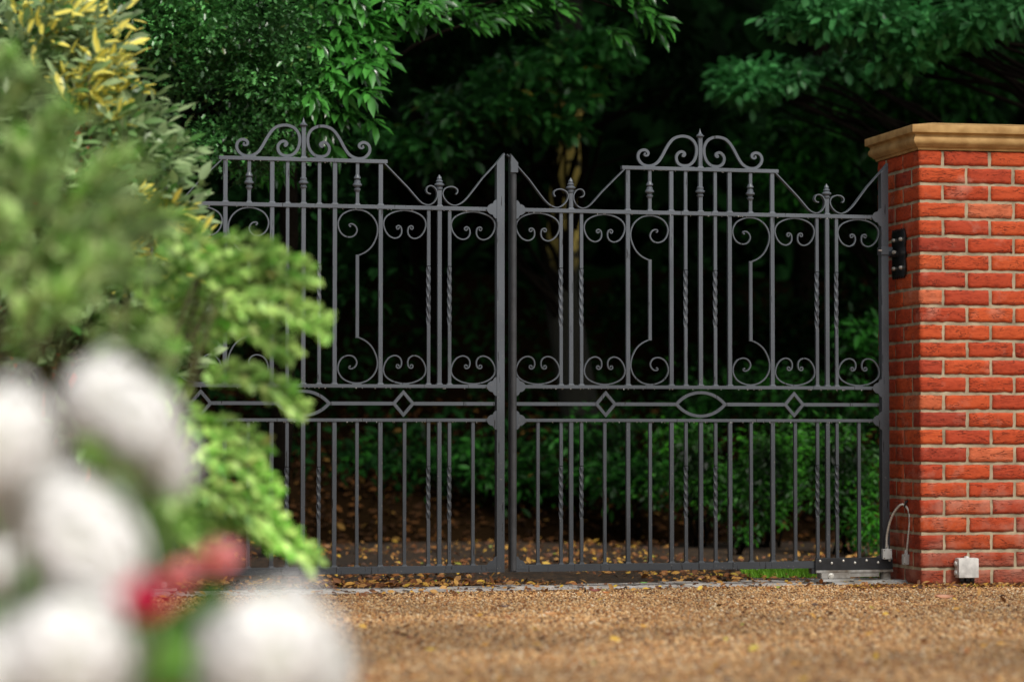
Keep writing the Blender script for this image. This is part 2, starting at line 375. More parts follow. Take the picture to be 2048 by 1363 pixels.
# ------------------------------------------------------------------ ground
def grid_mesh(name, x0, x1, y0, y1, nx, ny, zf, mat):
    xs = np.linspace(x0, x1, nx); ys = np.linspace(y0, y1, ny); X, Y = np.meshgrid(xs, ys)
    Z = zf(X, Y); V = np.stack([X, Y, Z], -1).reshape(-1, 3)
    i = np.arange(ny-1)[:, None]*nx+np.arange(nx-1)[None]
    F = np.stack([i, i+1, i+nx+1, i+nx], -1).reshape(-1, 4)
    return link(bpy.data.objects.new(name, np_mesh(name, V, [F], mat, smooth=True)))
SOIL = mat_speckle('woodland_soil', [(0, (.02, .014, .009)), (.5, (.05, .033, .02)), (.8, (.10, .055, .025)), (1, (.22, .10, .03))], 45, .9, .7, .02, (.5, 1.2), .8)
GRAVM = mat_speckle('gravel_bed', [(0, (.07, .035, .015)), (.4, (.30, .16, .07)), (.7, (.46, .29, .14)), (1, (.62, .48, .32))], 130, .85, .9, .006, (.75, 1.1), .9)
tag(grid_mesh('ground', -900, 900, -300, 1500, 60, 60, lambda X, Y: X*0-.03, SOIL), kind='structure')
SL = .33                                       # the line of the threshold setts: Y = 12.25 + SL*X
def sett(X): return 12.25+SL*X
def quad_sheet(name, pts, z, mat, th=None):
    me = bpy.data.meshes.new(name)
    me.from_pydata([(x, y, z) for x, y in pts], [], [tuple(range(len(pts)))]); me.materials.append(mat); me.update()
    return tag(link(bpy.data.objects.new(name, me)), kind='structure')
quad_sheet('gravel_drive', [(-9, -30), (12, -30), (12, sett(12)-2.6), (2.2, sett(2.2)), (-9, sett(-9))], 0, GRAVM)
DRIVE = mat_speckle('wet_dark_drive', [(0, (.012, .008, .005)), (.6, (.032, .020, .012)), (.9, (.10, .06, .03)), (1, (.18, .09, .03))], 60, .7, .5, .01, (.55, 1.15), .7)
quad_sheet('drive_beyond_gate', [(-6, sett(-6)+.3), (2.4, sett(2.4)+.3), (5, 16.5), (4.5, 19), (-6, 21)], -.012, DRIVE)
# gravel stones in one sheet, many thousands
def pebbles(name, pos, rad, mat):
    n = len(pos)
    base = np.array([(1,0,0),(-1,0,0),(0,1,0),(0,-1,0),(0,0,1),(0,0,-1)], float)
    F = np.array([(0,2,4),(2,1,4),(1,3,4),(3,0,4),(2,0,5),(1,2,5),(3,1,5),(0,3,5)])
    a = RNG.random(n)*math.pi; ca, sa = np.cos(a), np.sin(a)
    jit = .7+.6*RNG.random((n, 6, 1)); B = base[None]*jit+RNG.normal(size=(n, 6, 3))*.18
    sc = rad[:, None]*np.stack([.9+.6*RNG.random(n), .7+.4*RNG.random(n), .55+.35*RNG.random(n)], 1)
    B = B*sc[:, None, :]
    X = B[:, :, 0]*ca[:, None]-B[:, :, 1]*sa[:, None]; Yy = B[:, :, 0]*sa[:, None]+B[:, :, 1]*ca[:, None]
    V = np.stack([X, Yy, B[:, :, 2]], -1)+pos[:, None, :]
    off = (np.arange(n)*6)[:, None, None]
    col = np.zeros((n, 6, 3)); col[:, :, 1] = RNG.random(n)[:, None]
    return link(bpy.data.objects.new(name, np_mesh(name, V.reshape(-1, 3), [(F[None]+off).reshape(-1, 3)], mat, col.reshape(-1, 3), smooth=True)))
PEB = mat_attr('gravel_stones', [(0, (.05, .025, .012)), (.12, (.26, .10, .035)), (.34, (.50, .25, .09)), (.65, (.64, .38, .16)), (.92, (.72, .51, .28)), (1, (.82, .72, .54))], .6, .4, patch=(.9, .66, 1.12))
n = 150000
Yp = 7.0+RNG.random(n)**.8*7.2; Xp = (RNG.random(n)*2-1)*(.21*Yp+.25)
k = (Yp < sett(Xp)+.06) & ~((Xp > 1.85) & (Yp > 12.6)); Xp, Yp = Xp[k], Yp[k]
tag(pebbles('gravel', np.stack([Xp, Yp, RNG.random(len(Xp))*.004], 1), .0029+.0042*RNG.random(len(Xp))**1.8, PEB), kind='stuff',
    label='golden brown gravel covering the drive in front of the gate', cat='gravel')
# threshold setts
SETT = mat_simple('pale_granite', (.50, .47, .44), .8, 0, .35, 60, .6, .004, col2=(.30, .27, .24))
mb = MB(); x = -5.0
while x < 1.95:
    for row in range(3):
        L = .17+random.random()*.06; xo = x+(.07 if row % 2 else 0)
        y0 = sett(xo)+row*.125; h = .004+random.random()*.008
        th = math.atan(SL); c, s = math.cos(th), math.sin(th)
        a0, a1, b0, b1 = .006, .19, .006, .118
        pts = []
        for (a, b) in ((a0, b0), (a1, b0), (a1, b1), (a0, b1)):
            a += random.uniform(-.006, .006); b += random.uniform(-.006, .006)
            pts.append((xo+a*c-b*s, y0+a*s+b*c))
        mb.add([(p[0], p[1], -.05) for p in pts]+[(p[0], p[1], h) for p in pts], [(4,5,6,7),(0,1,5,4),(1,2,6,5),(2,3,7,6),(3,0,4,7)])
    x += .19
tag(mb.build('stone_threshold', SETT, bevel=0), kind='structure')
quad_sheet('mortar_bed', [(-5, sett(-5)), (1.95, sett(1.95)), (1.9, sett(1.9)+.4), (-5.1, sett(-5.1)+.4)], .004, mat_simple('dirty_mortar', (.16, .12, .08), .9, 0, .4, 60, .5, .003))
# ------------------------------------------------------------------ gate leaves
GB = R(14.5); HINGE = Vector((1.719, 12.9, 0))
GU = Vector((math.cos(GB), math.sin(GB), 0)); GN = Vector((-math.sin(GB), math.cos(GB), 0))
def gpt(u, n, z=0): return HINGE+GU*u+GN*n+Vector((0, 0, z))
Zb0, Zb1, Zl0, Zl1, Zm0, Zm1, Zt0, Zt1, Zc0, Zc1 = .075, .107, .740, .754, .889, .904, 1.675, 1.692, 1.876, 1.892
def flare(mb, x, w, z, up=1):
    a, b = w/2+.0045, w/2+.0005; h = .007*up
    ring = lambda q, zz: [(x-q, -q, zz), (x+q, -q, zz), (x+q, q, zz), (x-q, q, zz)]
    mb.rings([ring(a, z), ring(a*.96, z+h*.45), ring(b, z+h)])
def bar(parent, x, w, z0, z1, name='bar', fl=True):
    mb = MB(); mb.box(x-w/2, x+w/2, -w/2, w/2, z0, z1)
    if fl:
        flare(mb, x, w, z0); 
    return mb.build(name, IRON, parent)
def twisted(parent, x, w, segs, z0, z1):
    """segs: list of (za,zb) where the bar is twisted"""
    mb = MB(); zs = [z0]
    for a, b in segs:
        zs += list(np.linspace(a, b, 61))
    zs.append(z1); rings = []
    for z in zs:
        ang = 0; 
        for a, b in segs:
            if z >= b: ang += 0
            elif z > a: ang = -math.radians(540)*((z-a)/(b-a))
        ww = w
        rings.append([(x+ww/2*math.sqrt(2)*math.cos(ang+q), ww/2*math.sqrt(2)*math.sin(ang+q), z) for q in (math.pi*1.25, math.pi*1.75, math.pi*.25, math.pi*.75)])
    mb.rings(rings); flare(mb, x, w, z0)
    return mb.build('twisted_bar', IRON, parent)
def ring_profile(spec):
    """spec list (radius, height) stacked soft rings from z=0 up"""
    prof = []; z = 0
    for r0, r1, h in spec:
        prof += [(r0, z), (r1, z+h*.3), (r1, z+h*.6), (r0, z+h)]; z += h
    return prof
S_SCROLL = [(1113,396),(1122,402),(1112,414),(1096,404),(1093,384),(1112,366),(1140,362),(1172,384),(1190,425),(1180,478),(1145,512),(1090,522),(1030,506),(980,450),(957,370),(962,290),(1000,225),(1060,190),(1130,183),(1205,205),(1260,255),(1310,335),(1355,420),(1400,485),(1455,522),(1520,534),(1580,515),(1622,465),(1628,410),(1605,368),(1565,352),(1530,362),(1512,388),(1522,412),(1545,418),(1562,406),(1552,394)]
def s_scroll(parent, sgn):
    pts = [(((x-908)*4.12e-4-.002)*sgn, 1.892+(540-y)*3.95e-4) for x, y in S_SCROLL]
    c = catmull(pts, 5); n = len(c)
    w = [.0125*min(1, .32+.68*min(i, n-1-i)/22) for i in range(n)]
    mb = MB(); mb.ribbon(c, w, .014)
    for e in (c[0], c[-1]):
        mb.rings([[(e[0]+.0045*math.cos(q), y, e[1]+.0045*math.sin(q)) for q in [k*math.pi/4 for k in range(8)]] for y in (-.008, .008)])
    mb.box(.012*sgn-.0001 if 0 else .05*sgn-.022, .05*sgn+.022, -.006, .006, 1.8915, 1.8945)
    mb.box(.236*sgn-.022, .236*sgn+.022, -.006, .006, 1.8915, 1.8945)
    return mb.build('crest_scroll', IRON, parent)
C_HALF = [(-.275,214),(-.30,227),(-.37,222),(-.385,198),(-.30,184),(-.19,200),(-.145,242),(-.17,285),(-.28,320),(-.48,335),(-.72,310),(-.90,252),(-.99,180),(-.96,118),(-.82,68),(-.58,30),(-.3,8),(0,0)]
def c_scroll(parent, cx, hw, zref, up):
    """up=-1 hangs from the rail above, up=1 stands on the rail below"""
    h = [(x*hw+cx, zref+up*(.004+y*3.68e-4)) for x, y in C_HALF]
    full = h+[(2*cx-x, z) for x, z in h[-2::-1]]
    c = catmull(full, 4); n = len(c)
    w = [.0056*min(1, .55+.45*min(i, n-1-i)/14) for i in range(n)]
    mb = MB(); mb.ribbon(c, w, .012)
    for e in (c[0], c[-1]):
        mb.rings([[(e[0]+.0036*math.cos(q), y, e[1]+.0036*math.sin(q)) for q in [k*math.pi/4 for k in range(8)]] for y in (-.007, .007)])
    mb.box(cx-.02, cx+.02, -.005, .005, min(zref, zref+up*.005), max(zref, zref+up*.005))
    return mb.build('scroll', IRON, parent)
G_UP = [(266,156),(274,150),(268,140),(246,141),(226,160),(220,190),(240,222),(278,232),(318,215),(343,175),(347,125),(320,75),(270,46),(215,38),(155,52),(105,95),(80,155),(84,220),(115,290),(160,335),(215,362)]
def goose(parent, sgn):
    """long bracket scroll: spiral above, straight bar, spiral below"""
    bx = .240
    pt = lambda x, y: (sgn*(bx-(x-217)*6.55e-4*1.0), 1.675-(y-30)*6.24e-4)
    top = catmull([pt(x, y) for x, y in G_UP], 5)
    zmid = (1.675+.904)/2
    bot = [(x, 2*zmid-z) for x, z in top]
    mb = MB(); n = len(top)
    ww = [.0058*min(1, .5+.5*i/14) for i in range(n)]
    mb.ribbon(top, ww, .012); mb.ribbon(bot, ww, .012)
    for e in (top[0], bot[0]):
        mb.rings([[(e[0]+.004*math.cos(q), y, e[1]+.004*math.sin(q)) for q in [k*math.pi/4 for k in range(8)]] for y in (-.007, .007)])
    zt = top[-1][1]+.004; zb = 2*zmid-zt
    mb.box(sgn*bx-.0072, sgn*bx+.0072, -.0072, .0072, zb, zt)
    mb.box(sgn*bx-.02, sgn*bx+.02, -.005, .005, 1.670, 1.6752); mb.box(sgn*bx-.02, sgn*bx+.02, -.005, .005, .9038, .909)
    return mb.build('bracket_scroll', IRON, parent)
def plate(mb, outline, y0, y1):
    n = len(outline)
    mb.rings([[(x, y0, z) for x, z in outline], [(x, y1, z) for x, z in outline]])
def corner_plate(parent, xin, sgn, zc, half=False):
    """scalloped plate on the post's inner edge; sgn=+1 post on the right"""
    prof = [(0, .042), (.006, .041), (.013, .034), (.016, .027), (.018, .0245), (.026, .0235), (.036, .017), (.043, .007), (.047, 0)]
    o = [(xin-sgn*a, zc+b) for a, b in prof]
    if half: o += [(xin-sgn*.047, zc-.016), (xin, zc-.016)]
    else: o += [(xin-sgn*a, zc-b) for a, b in prof[::-1][1:]]
    mb = MB(); plate(mb, o, -.0195, -.0135)
    return mb.build('corner_plate', IRON, parent)
def make_leaf(centre_u, hinge_side, name_label):
    g = empty('gate_leaf', gpt(centre_u, 0), GB); tag(g, name_label, 'gate', 'pair of wrought iron gate leaves')
    s = hinge_side
    # stiles
    mb = MB(); D = .020
    o = [(s*.871, Zb0), (s*.906, Zb0), (s*.906, 1.934), (s*.871, 1.890)]; plate(mb, o, -D, D)
    tag(mb.build('hinge_stile', IRON, g, bevel=.0015))
    mb = MB()
    if s < 0:    # left leaf: plain square meeting stile on its right
        o = [(.868, Zb0), (.9035, Zb0), (.9035, 1.936), (.868, 1.892)]; plate(mb, o, -D, D); mb.build('meeting_stile', IRON, g, bevel=.0015)
    else:        # right leaf: meeting stile with round closing tube in front
        o = [(-.866, Zb0), (-.893, Zb0), (-.893, 1.929), (-.866, 1.893)]; plate(mb, o, -.012, .022); mb.build('meeting_stile', IRON, g, bevel=.001)
        mb = MB(); mb.rings([[(-.878+.0145*math.cos(q), -.012+.0145*math.sin(q), z) for q in [k*math.pi/10 for k in range(20)]] for z in (Zb0+.006, 1.84)])
        mb.build('closing_tube', mat_simple('black_tube_paint', (.05, .052, .056), .28, 0, .3, 90, .3, .001), g, auto=True)
        mb = MB(); o = [(-.861, 1.848), (-.896, 1.848), (-.896, 1.932), (-.861, 1.892)]; plate(mb, o, -.031, -.013); mb.build('stile_cap', IRON, g, bevel=.001)
    # rails, slightly proud of the bars
    for nm, a, b, L, dd in (('bottom_rail', Zb0, Zb1, .868, .017), ('lower_rail', Zl0, Zl1, .868, .013), ('middle_rail', Zm0, Zm1, .868, .013), ('top_rail', Zt0, Zt1, .868, .013), ('crest_rail', Zc0, Zc1, .373, .014)):
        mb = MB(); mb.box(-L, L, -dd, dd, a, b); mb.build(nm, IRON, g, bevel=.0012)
    B, Sm = .018, .0145
    # lower tier
    for x in (0, .139, -.139, .344, -.344, .610, -.610): bar(g, x, B, Zb1, Zl0)
    for x in (.240, .453, .763): bar(g, x, Sm, Zb1, Zl0); bar(g, -x, Sm, Zb1, Zl0)
    for x in (.0705, .561, .656):
        for q in (1, -1):
            twisted(g, q*x, Sm, [(.307, .544)], Zb1, Zl0)
            twisted(g, q*x, Sm, [(1.167, 1.428)], Zm1, Zc0 if x < .1 else Zt0)
    # upper tier
    for x in (.139, -.139, .344, -.344): bar(g, x, B, Zm1, Zc0)
    bar(g, 0, B, Zm1, 2.030)
    for q in (1, -1): bar(g, q*.610, B, Zm1, 1.765)
    for q in (1, -1): bar(g, q*.240, Sm, Zt1, Zc0)
    # flares where bars meet the top rail and crest rail
    for x, w_, z_ in [(q, B, Zt1) for q in (0, .139, -.139, .344, -.344, .61, -.61)]+[(.0705, Sm, Zt1), (-.0705, Sm, Zt1), (0, B, Zc1)]:
        mb = MB(); flare(mb, x, w_, z_); mb.build('weld', IRON, g)
    # knuckle collars
    for q in (1, -1):
        mb = MB(); mb.lathe([(.009, 0), (.011, .004), (.0155, .010), (.0155, .014), (.0095, .018), (.0125, .022), (.0125, .024), (.0205, .029), (.0205, .035), (.0150, .040), (.014, .050), (.0095, .054), (.0155, .060), (.0155, .065), (.011, .071), (.009, .077)], q*.240, 0, 16, 1.747)
        mb.build('collar', IRON, g, auto=True)
    mb = MB(); mb.lathe([(.011, 0), (.0155, .006), (.0155, .010), (.0105, .014), (.0125, .018), (.0215, .023), (.0215, .029), (.0145, .034), (.0155, .040), (.0155, .045), (.011, .050)], 0, 0, 16, 1.758); mb.build('collar', IRON, g, auto=True)
    # finials
    mb = MB(); mb.lathe([(.010, 0), (.0105, .004), (.0125, .005), (.0185, .010), (.0190, .013), (.0140, .017), (.008, .024), (.0045, .032), (.0022, .040), (.0003, .047)], 0, 0, 16, 2.024); mb.build('spike_finial', IRON, g, auto=True)
    for q in (1, -1):
        mb = MB(); mb.lathe([(.010, 0), (.0145, .003), (.0150, .010), (.0125, .013), (.0150, .016), (.0225, .021), (.0225, .025), (.0150, .030), (.0115, .033), (.0155, .036), (.0155, .040), (.0100, .045), (.0085, .047), (.0115, .049), (.0105, .054), (.0003, .069)], q*.610, 0, 16, 1.765)
        mb.build('tiered_finial', IRON, g, auto=True)
    for q in (1, -1): s_scroll(g, q); goose(g, q)
    for q in (1, -1):
        for cx, hw in ((.7635, .101), (.453, .096)):
            c_scroll(g, q*cx, hw, Zt0, -1); c_scroll(g, q*cx, hw, Zm1, 1)
    # sloping braces that curl at the side finials
    for q in (1, -1):
        sc = 3.9e-4; sv = 3.72e-4
        outer = [(.906, 1.932)]+[(.610+(x-580)*sc, 1.696+(540-y)*sv) for x, y in ((1080,205),(935,400),(880,465),(830,508),(760,536),(695,518),(640,465),(615,400),(635,345),(690,316),(745,318),(783,345),(786,380),(768,403))]
        inner = [(.360, 1.879)]+[(.610+(x-580)*sc, 1.696+(540-y)*sv) for x, y in ((215,340),(300,440),(350,495),(400,528),(455,536),(510,508),(545,450),(550,385),(522,330),(478,308),(440,322),(424,362),(440,395),(475,405))]
        for path in (outer, inner):
            pts = [(path[0][0], path[0][1])]
            a, b = path[0], path[1]
            cur = catmull([(q*x, z) for x, z in path[1:]], 5)
            mb = MB(); mb.ribbon([(q*a[0]*.0+q*a[0], a[1]-.002)]+cur, .0048, .026); mb.build('brace_scroll', IRON, g)
    # ornamental band
    mb = MB(); zc = .820
    def seg(a, b): mb.box(a, b, -.005, .005, zc-.008, zc+.008)
    seg(.497, .862); seg(-.862, -.497); seg(.119, .399); seg(-.399, -.119)
    for q in (1, -1):
        ang = [(q*.448+.052, zc), (q*.448, zc+.060), (q*.448-.052, zc), (q*.448, zc-.060)]
        inn = [(q*.448+.034, zc), (q*.448, zc+.040), (q*.448-.034, zc), (q*.448, zc-.040)]
        for k in range(4):
            a, b, c, d = ang[k], ang[(k+1) % 4], inn[(k+1) % 4], inn[k]
            plate(mb, [a, b, c, d], -.0058, .0058)
    def lens(hw, hh, n=17):
        rr = (hw*hw+hh*hh)/(2*hh); a0 = math.asin(min(1, hw/rr))
        up = [(rr*math.sin(a0*t), zc-rr+hh+rr*math.cos(a0*t)) for t in np.linspace(-1, 1, n)]
        return up
    O, I = lens(.124, .060), lens(.106, .0465)
    for sg in (1, -1):
        for k in range(len(O)-1):
            q4 = [O[k], O[k+1], I[k+1], I[k]]
            plate(mb, [(x, zc+sg*(z-zc)) for x, z in q4], -.0058, .0058)
    mb.build('ornamental_band', IRON, g)
    for q in (1, -1):
        xin = q*.871 if q == s else q*.867
        for zc2 in ((Zt0+Zt1)/2, (Zm0+Zm1)/2, (Zl0+Zl1)/2): corner_plate(g, xin, q, zc2)
        corner_plate(g, xin, q, Zb1-.004, True)
    # drops hanging from the rails
    V = []; F = []
    mb = MB(); rr = random.Random(5+int(centre_u*10))
    for zz, cnt, lim in ((Zt0, 46, .86), (Zc0, 16, .36), (Zm0, 44, .86), (Zl0, 40, .86), (Zb0, 12, .86)):
        for k in range(cnt):
            x = rr.uniform(-lim, lim); r_ = rr.uniform(.0014, .0027)
            mb.lathe([(r_*.3, .9*r_), (r_*.8, .3*r_), (r_, -.4*r_), (r_*.75, -1.1*r_), (r_*.2, -1.5*r_)], x, rr.uniform(-.012, -.003), 6, zz-r_*.6)
    d = mb.build('rain_drops', DROP, g, smooth=True); d['kind'] = 'stuff'
    # motor arm cover bolted to the bottom rail
    return g
CR, CL = -.894, -2.718
gr = make_leaf(CR, 1, 'right hand wrought iron gate leaf beside the tall brick pillar, with round closing tube')
gl = make_leaf(CL, -1, 'left hand wrought iron gate leaf partly hidden behind blurred green shrubs')
# ------------------------------------------------------------------ gate motors at the foot of each hinge stile
def make_motor(u0, s, label):
    g = empty('gate_motor', gpt(u0, 0), GB); tag(g, label, 'gate motor', 'underground motors under the hinge ends')
    X = lambda a: s*a          # a measured towards the leaf centre is negative
    def bx(mb, a, b, y0, y1, z0, z1): mb.box(min(X(a), X(b)), max(X(a), X(b)), y0, y1, z0, z1)
    mb = MB(); bx(mb, -.355, .022, -.030, -.0205, .066, .122); bx(mb, -.37, -.30, -.0205, .02, .050, .0735); mb.build('cover_plate', BLACKM, g, bevel=.0012)
    for k in range(7):
        mb = MB(); a = -.333+k*.0565; zc = .108 if k % 2 == 0 else .098
        mb.rings([[(X(a)+r*math.cos(q), y, zc+r*math.sin(q)) for q in [j*math.pi/6 for j in range(12)]] for r, y in ((.0062, -.030), (.0060, -.0325), (.0040, -.0345), (.0012, -.035))])
        mb.build('bolt', STEEL, g, auto=True)
    mb = MB(); bx(mb, -.352, .022, -.034, .030, .054, .0655); bx(mb, -.33, -.19, -.040, .02, .028, .0535); mb.build('drive_arm', DIRTYSTEEL, g, bevel=.0015)
    mb = MB(); bx(mb, -.189, -.045, -.030, .012, .034, .0535); mb.lathe([(.034, .006), (.034, .018), (.026, .022), (.024, .052), (.0, .0525)], X(-.005), -.004, 18); mb.build('pivot', DIRTYSTEEL, g, auto=True)
    mb = MB()
    for sg_ in (0,):
        ring = [[(X(-.285)+r*math.cos(q), y, .040+r*math.sin(q)) for q in [j*math.pi/6 for j in range(12)]] for r, y in ((.014, -.040), (.014, -.045), (.009, -.046), (.008, -.052))]
        mb.rings(ring)
    mb.build('arm_bolt', STEEL, g, auto=True)
    mb = MB(); bx(mb, -.30, .15, -.13, .22, .004, .014); bx(mb, -.20, .10, -.11, .02, .0145, .020); bx(mb, -.34, -.18, -.06, .03, .0145, .026)
    mb.build('base_plate', mat_simple('scuffed_zinc', (.46, .46, .45), .5, .2, .45, 30, .3, .001, col2=(.22, .2, .17)), g, bevel=.001)
    return g
make_motor(0.0, 1, 'grey gate motor arm with seven bolts at the foot of the tall brick pillar')
make_motor(CL-.906+.012, -1, 'grey gate motor arm at the foot of the left gate leaf behind flowers')
# ------------------------------------------------------------------ brick pillars
PB = R(11.5)
def make_pillar(loc, rz, nfront, label, mirror=False, courses=25):
    """origin at the corner next to the gate; local +x along the front, +y back"""
    root = empty('brick_pillar', loc, rz); tag(root, label, 'pillar', 'brick gate pillars')
    CH, BL, J = .0788, .225, .0125
    W = nfront*BL/2; Dp = 2.5*BL+.01
    mb = MB(); i = .0042
    x0, x1 = (-W+i, -i) if mirror else (i, W-i)
    mb.box(x0, x1, i, Dp-i, -.06, courses*CH-.006); mb.build('mortar', MORTAR, root)
    V = []; F3 = []; F4 = []; cnt = 0
    Vs = []; Fs = []
    def brick_block(a0, a1, b0, b1, z0, z1):
        nonlocal cnt
        a0 += random.uniform(-.0015, .0015); a1 += random.uniform(-.0015, .0015); z0 += random.uniform(-.0012, .0012); z1 += random.uniform(-.0012, .0012)
        push = random.uniform(-.0018, .0018)
        nx = max(2, int((a1-a0)/.018)); ny = max(2, int((b1-b0)/.018)); nz = 4
        gx = np.linspace(a0, a1, nx+1); gy = np.linspace(b0, b1, ny+1); gz = np.linspace(z0, z1, nz+1)
        idx = {}; vs = []
        def vid(i_, j_, k_):
            key = (i_, j_, k_)
            if key not in idx:
                p = np.array([gx[i_], gy[j_], gz[k_]])
                # soften corners
                cx_ = (i_ in (0, nx))+(j_ in (0, ny))+(k_ in (0, nz))
                c = np.array([(a0+a1)/2, (b0+b1)/2, (z0+z1)/2])
                if cx_ >= 2: 
                    dd = np.array([(1 if i_ == nx else -1) if i_ in (0, nx) else 0, (1 if j_ == ny else -1) if j_ in (0, ny) else 0, (1 if k_ == nz else -1) if k_ in (0, nz) else 0])
                    p = p-dd*.0012
                nv = noise.noise_vector(Vector(p*38+np.array([cnt*1.7, 0, 0]))); nw = noise.noise_vector(Vector(p*110+np.array([cnt*2.1, 3, 0])))
                p = p+np.array(nv)*.0030+np.array(nw)*.0020
                idx[key] = len(vs); vs.append(p)
            return idx[key]
        fs = []
        for i_ in range(nx):
            for k_ in range(nz):
                fs.append((vid(i_,0,k_), vid(i_+1,0,k_), vid(i_+1,0,k_+1), vid(i_,0,k_+1)))
                fs.append((vid(i_,ny,k_), vid(i_,ny,k_+1), vid(i_+1,ny,k_+1), vid(i_+1,ny,k_)))
        for j_ in range(ny):
            for k_ in range(nz):
                fs.append((vid(0,j_,k_), vid(0,j_,k_+1), vid(0,j_+1,k_+1), vid(0,j_+1,k_)))
                fs.append((vid(nx,j_,k_), vid(nx,j_+1,k_), vid(nx,j_+1,k_+1), vid(nx,j_,k_+1)))
        for i_ in range(nx):
            for j_ in range(ny):
                fs.append((vid(i_,j_,0), vid(i_,j_+1,0), vid(i_+1,j_+1,0), vid(i_+1,j_,0)))
                fs.append((vid(i_,j_,nz), vid(i_+1,j_,nz), vid(i_+1,j_+1,nz), vid(i_,j_+1,nz)))
        off = sum(len(q) for q in Vs); Vs.append(np.array(vs)); Fs.append(np.array(fs)+off); cnt += 1
    Dm = Dp
    for r in range(courses):           # r = 0 top course
        z1 = (courses-r)*CH-.004; z0 = z1-CH+.0125
        half_first = (r % 2 == 0)
        # front face
        xs = [0]; x = BL/2 if half_first else BL
        while x < W-.02: xs.append(x); x += BL
        xs.append(W)
        for a, b in zip(xs[:-1], xs[1:]):
            aa, bb = a+(J/2 if a > 0 else 0), b-(J/2 if b < W-.001 else 0)
            if bb-aa < .03: continue
            dep = BL-J/2 if (a == 0 and half_first) else .1
            brick_block(aa, bb, 0, dep if a == 0 and half_first else .1, z0, z1) if not mirror else brick_block(-bb, -aa, 0, dep if a == 0 and half_first else .1, z0, z1)
            # back face
            if not mirror: brick_block(aa, bb, Dm-.1, Dm, z0, z1)
            else: brick_block(-bb, -aa, Dm-.1, Dm, z0, z1)
        # gate side face behind the corner brick
        ys = [BL if half_first else BL/2-.001]; y = ys[0]+BL
        while y < Dm-.12: ys.append(y); y += BL
        ys.append(Dm-.1)
        for a, b in zip(ys[:-1], ys[1:]):
            aa, bb = a+J/2, b-J/2
            if b >= Dm-.11: bb = Dm-.1-.001
            if bb-aa < .03: continue
            (brick_block(0, .1, aa, bb, z0, z1) if not mirror else brick_block(-.1, 0, aa, bb, z0, z1))
            (brick_block(W-.1, W, aa, bb, z0, z1) if not mirror else brick_block(-W, -W+.1, aa, bb, z0, z1))
    me = np_mesh('brickwork', np.concatenate(Vs), [np.concatenate(Fs)], BRICK)
    link(bpy.data.objects.new('brickwork', me), root)
    # moulded cap, mitred: profile swept around the rectangle
    zt = courses*CH-.002
    prof = [(-.10, .0), (.006, .0), (.009, .010), (.012, .0125), (.016, .013), (.019, .018), (.031, .027), (.036, .038), (.033, .050), (.027, .058), (.028, .066), (.036, .0725), (.041, .0745), (.046, .075), (.047, .078), (.047, .106), (.045, .109), (-.10, .135)]
    mb = MB(); xx0, xx1 = (-W, 0) if mirror else (0, W)
    rings = []
    for o_, z_ in prof:
        rings.append([(xx0-o_, -o_, zt+z_), (xx1+o_, -o_, zt+z_), (xx1+o_, Dp+o_, zt+z_), (xx0-o_, Dp+o_, zt+z_)])
    mb.rings(rings); o = mb.build('cap_stone', STONE, root, auto=True)
    return root
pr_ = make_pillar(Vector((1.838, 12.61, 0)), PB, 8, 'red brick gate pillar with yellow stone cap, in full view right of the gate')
lp = gpt(-3.624-.045, -.30); make_pillar(lp, GB, 5, 'red brick gate pillar glimpsed through shrub leaves left of the gate', True)
def pil(x, y, z):          # point on the right pillar, local -> world
    c, s = math.cos(PB), math.sin(PB)
    return Vector((1.838+x*c-y*s, 12.61+x*s+y*c, z))
# hinge plate and strap on the pillar's gate side
h = empty('hinge_bracket', pil(0, .28, 0), PB); tag(h, 'black scalloped hinge bracket bolted to the side of the right brick pillar', 'hinge', None)
def hinge_parts(h, zc, sg=1):
    out = []
    ys = [-.105, -.09, -.075, -.06, -.045, -.03, -.015, 0, .015, .03, .045, .06]
    o = [(y, zc+.105+(.010 if k % 2 else -.004)) for k, y in enumerate(ys)]
    o += [(.07, zc+.07), (.062, zc+.03), (.07, zc), (.062, zc-.03), (.07, zc-.07)]
    o += [(y, zc-.105-(.010 if k % 2 else -.004)) for k, y in reversed(list(enumerate(ys)))]
    o += [(-.115, zc-.07), (-.107, zc-.03), (-.115, zc), (-.107, zc+.03), (-.115, zc+.07)]
    mb = MB(); mb.rings([[(-.003*sg, y, z) for y, z in o], [(-.011*sg, y, z) for y, z in o]]); mb.build('wall_plate', BLACKM, h, bevel=.0012)
    for yy in (-.07, .03):
        for zz in (-.065, .065):
            mb = MB(); mb.tube([(-.011*sg, yy, zc+zz), (-.020*sg, yy, zc+zz), (-.024*sg, yy, zc+zz)], [.010, .009, .004], 10); mb.build('bolt', STEEL, h, auto=True)
    mb = MB(); mb.tube([(-.008*sg, .0, zc), (-.045*sg, .0, zc)], .013, 12); mb.build('hinge_pin', BLACKM, h, auto=True)
    mb = MB(); mb.tube([(-.030*sg, -.02, zc+.008), (-.030*sg, -.034, zc+.008)], [.010, .006], 10); mb.build('bolt', STEEL, h, auto=True)
hinge_parts(h, .689+(866-507)/436)
s_ = MB(); zs = .689+(866-500)/436
st = empty('hinge_strap', gpt(0, 0, 0), GB); tag(st, 'thin iron strap clamped round the right gate post beside the hinge bracket', 'strap')
s_ = MB(); s_.box(-.026, .030, -.026, .026, zs-.018, zs+.018); s_.build('band', IRON, st, bevel=.002)
s_ = MB(); s_.tube([(-.026, -.03, zs), (-.043, -.03, zs)], .0042, 8); s_.build('bolt', STEEL, st, auto=True)
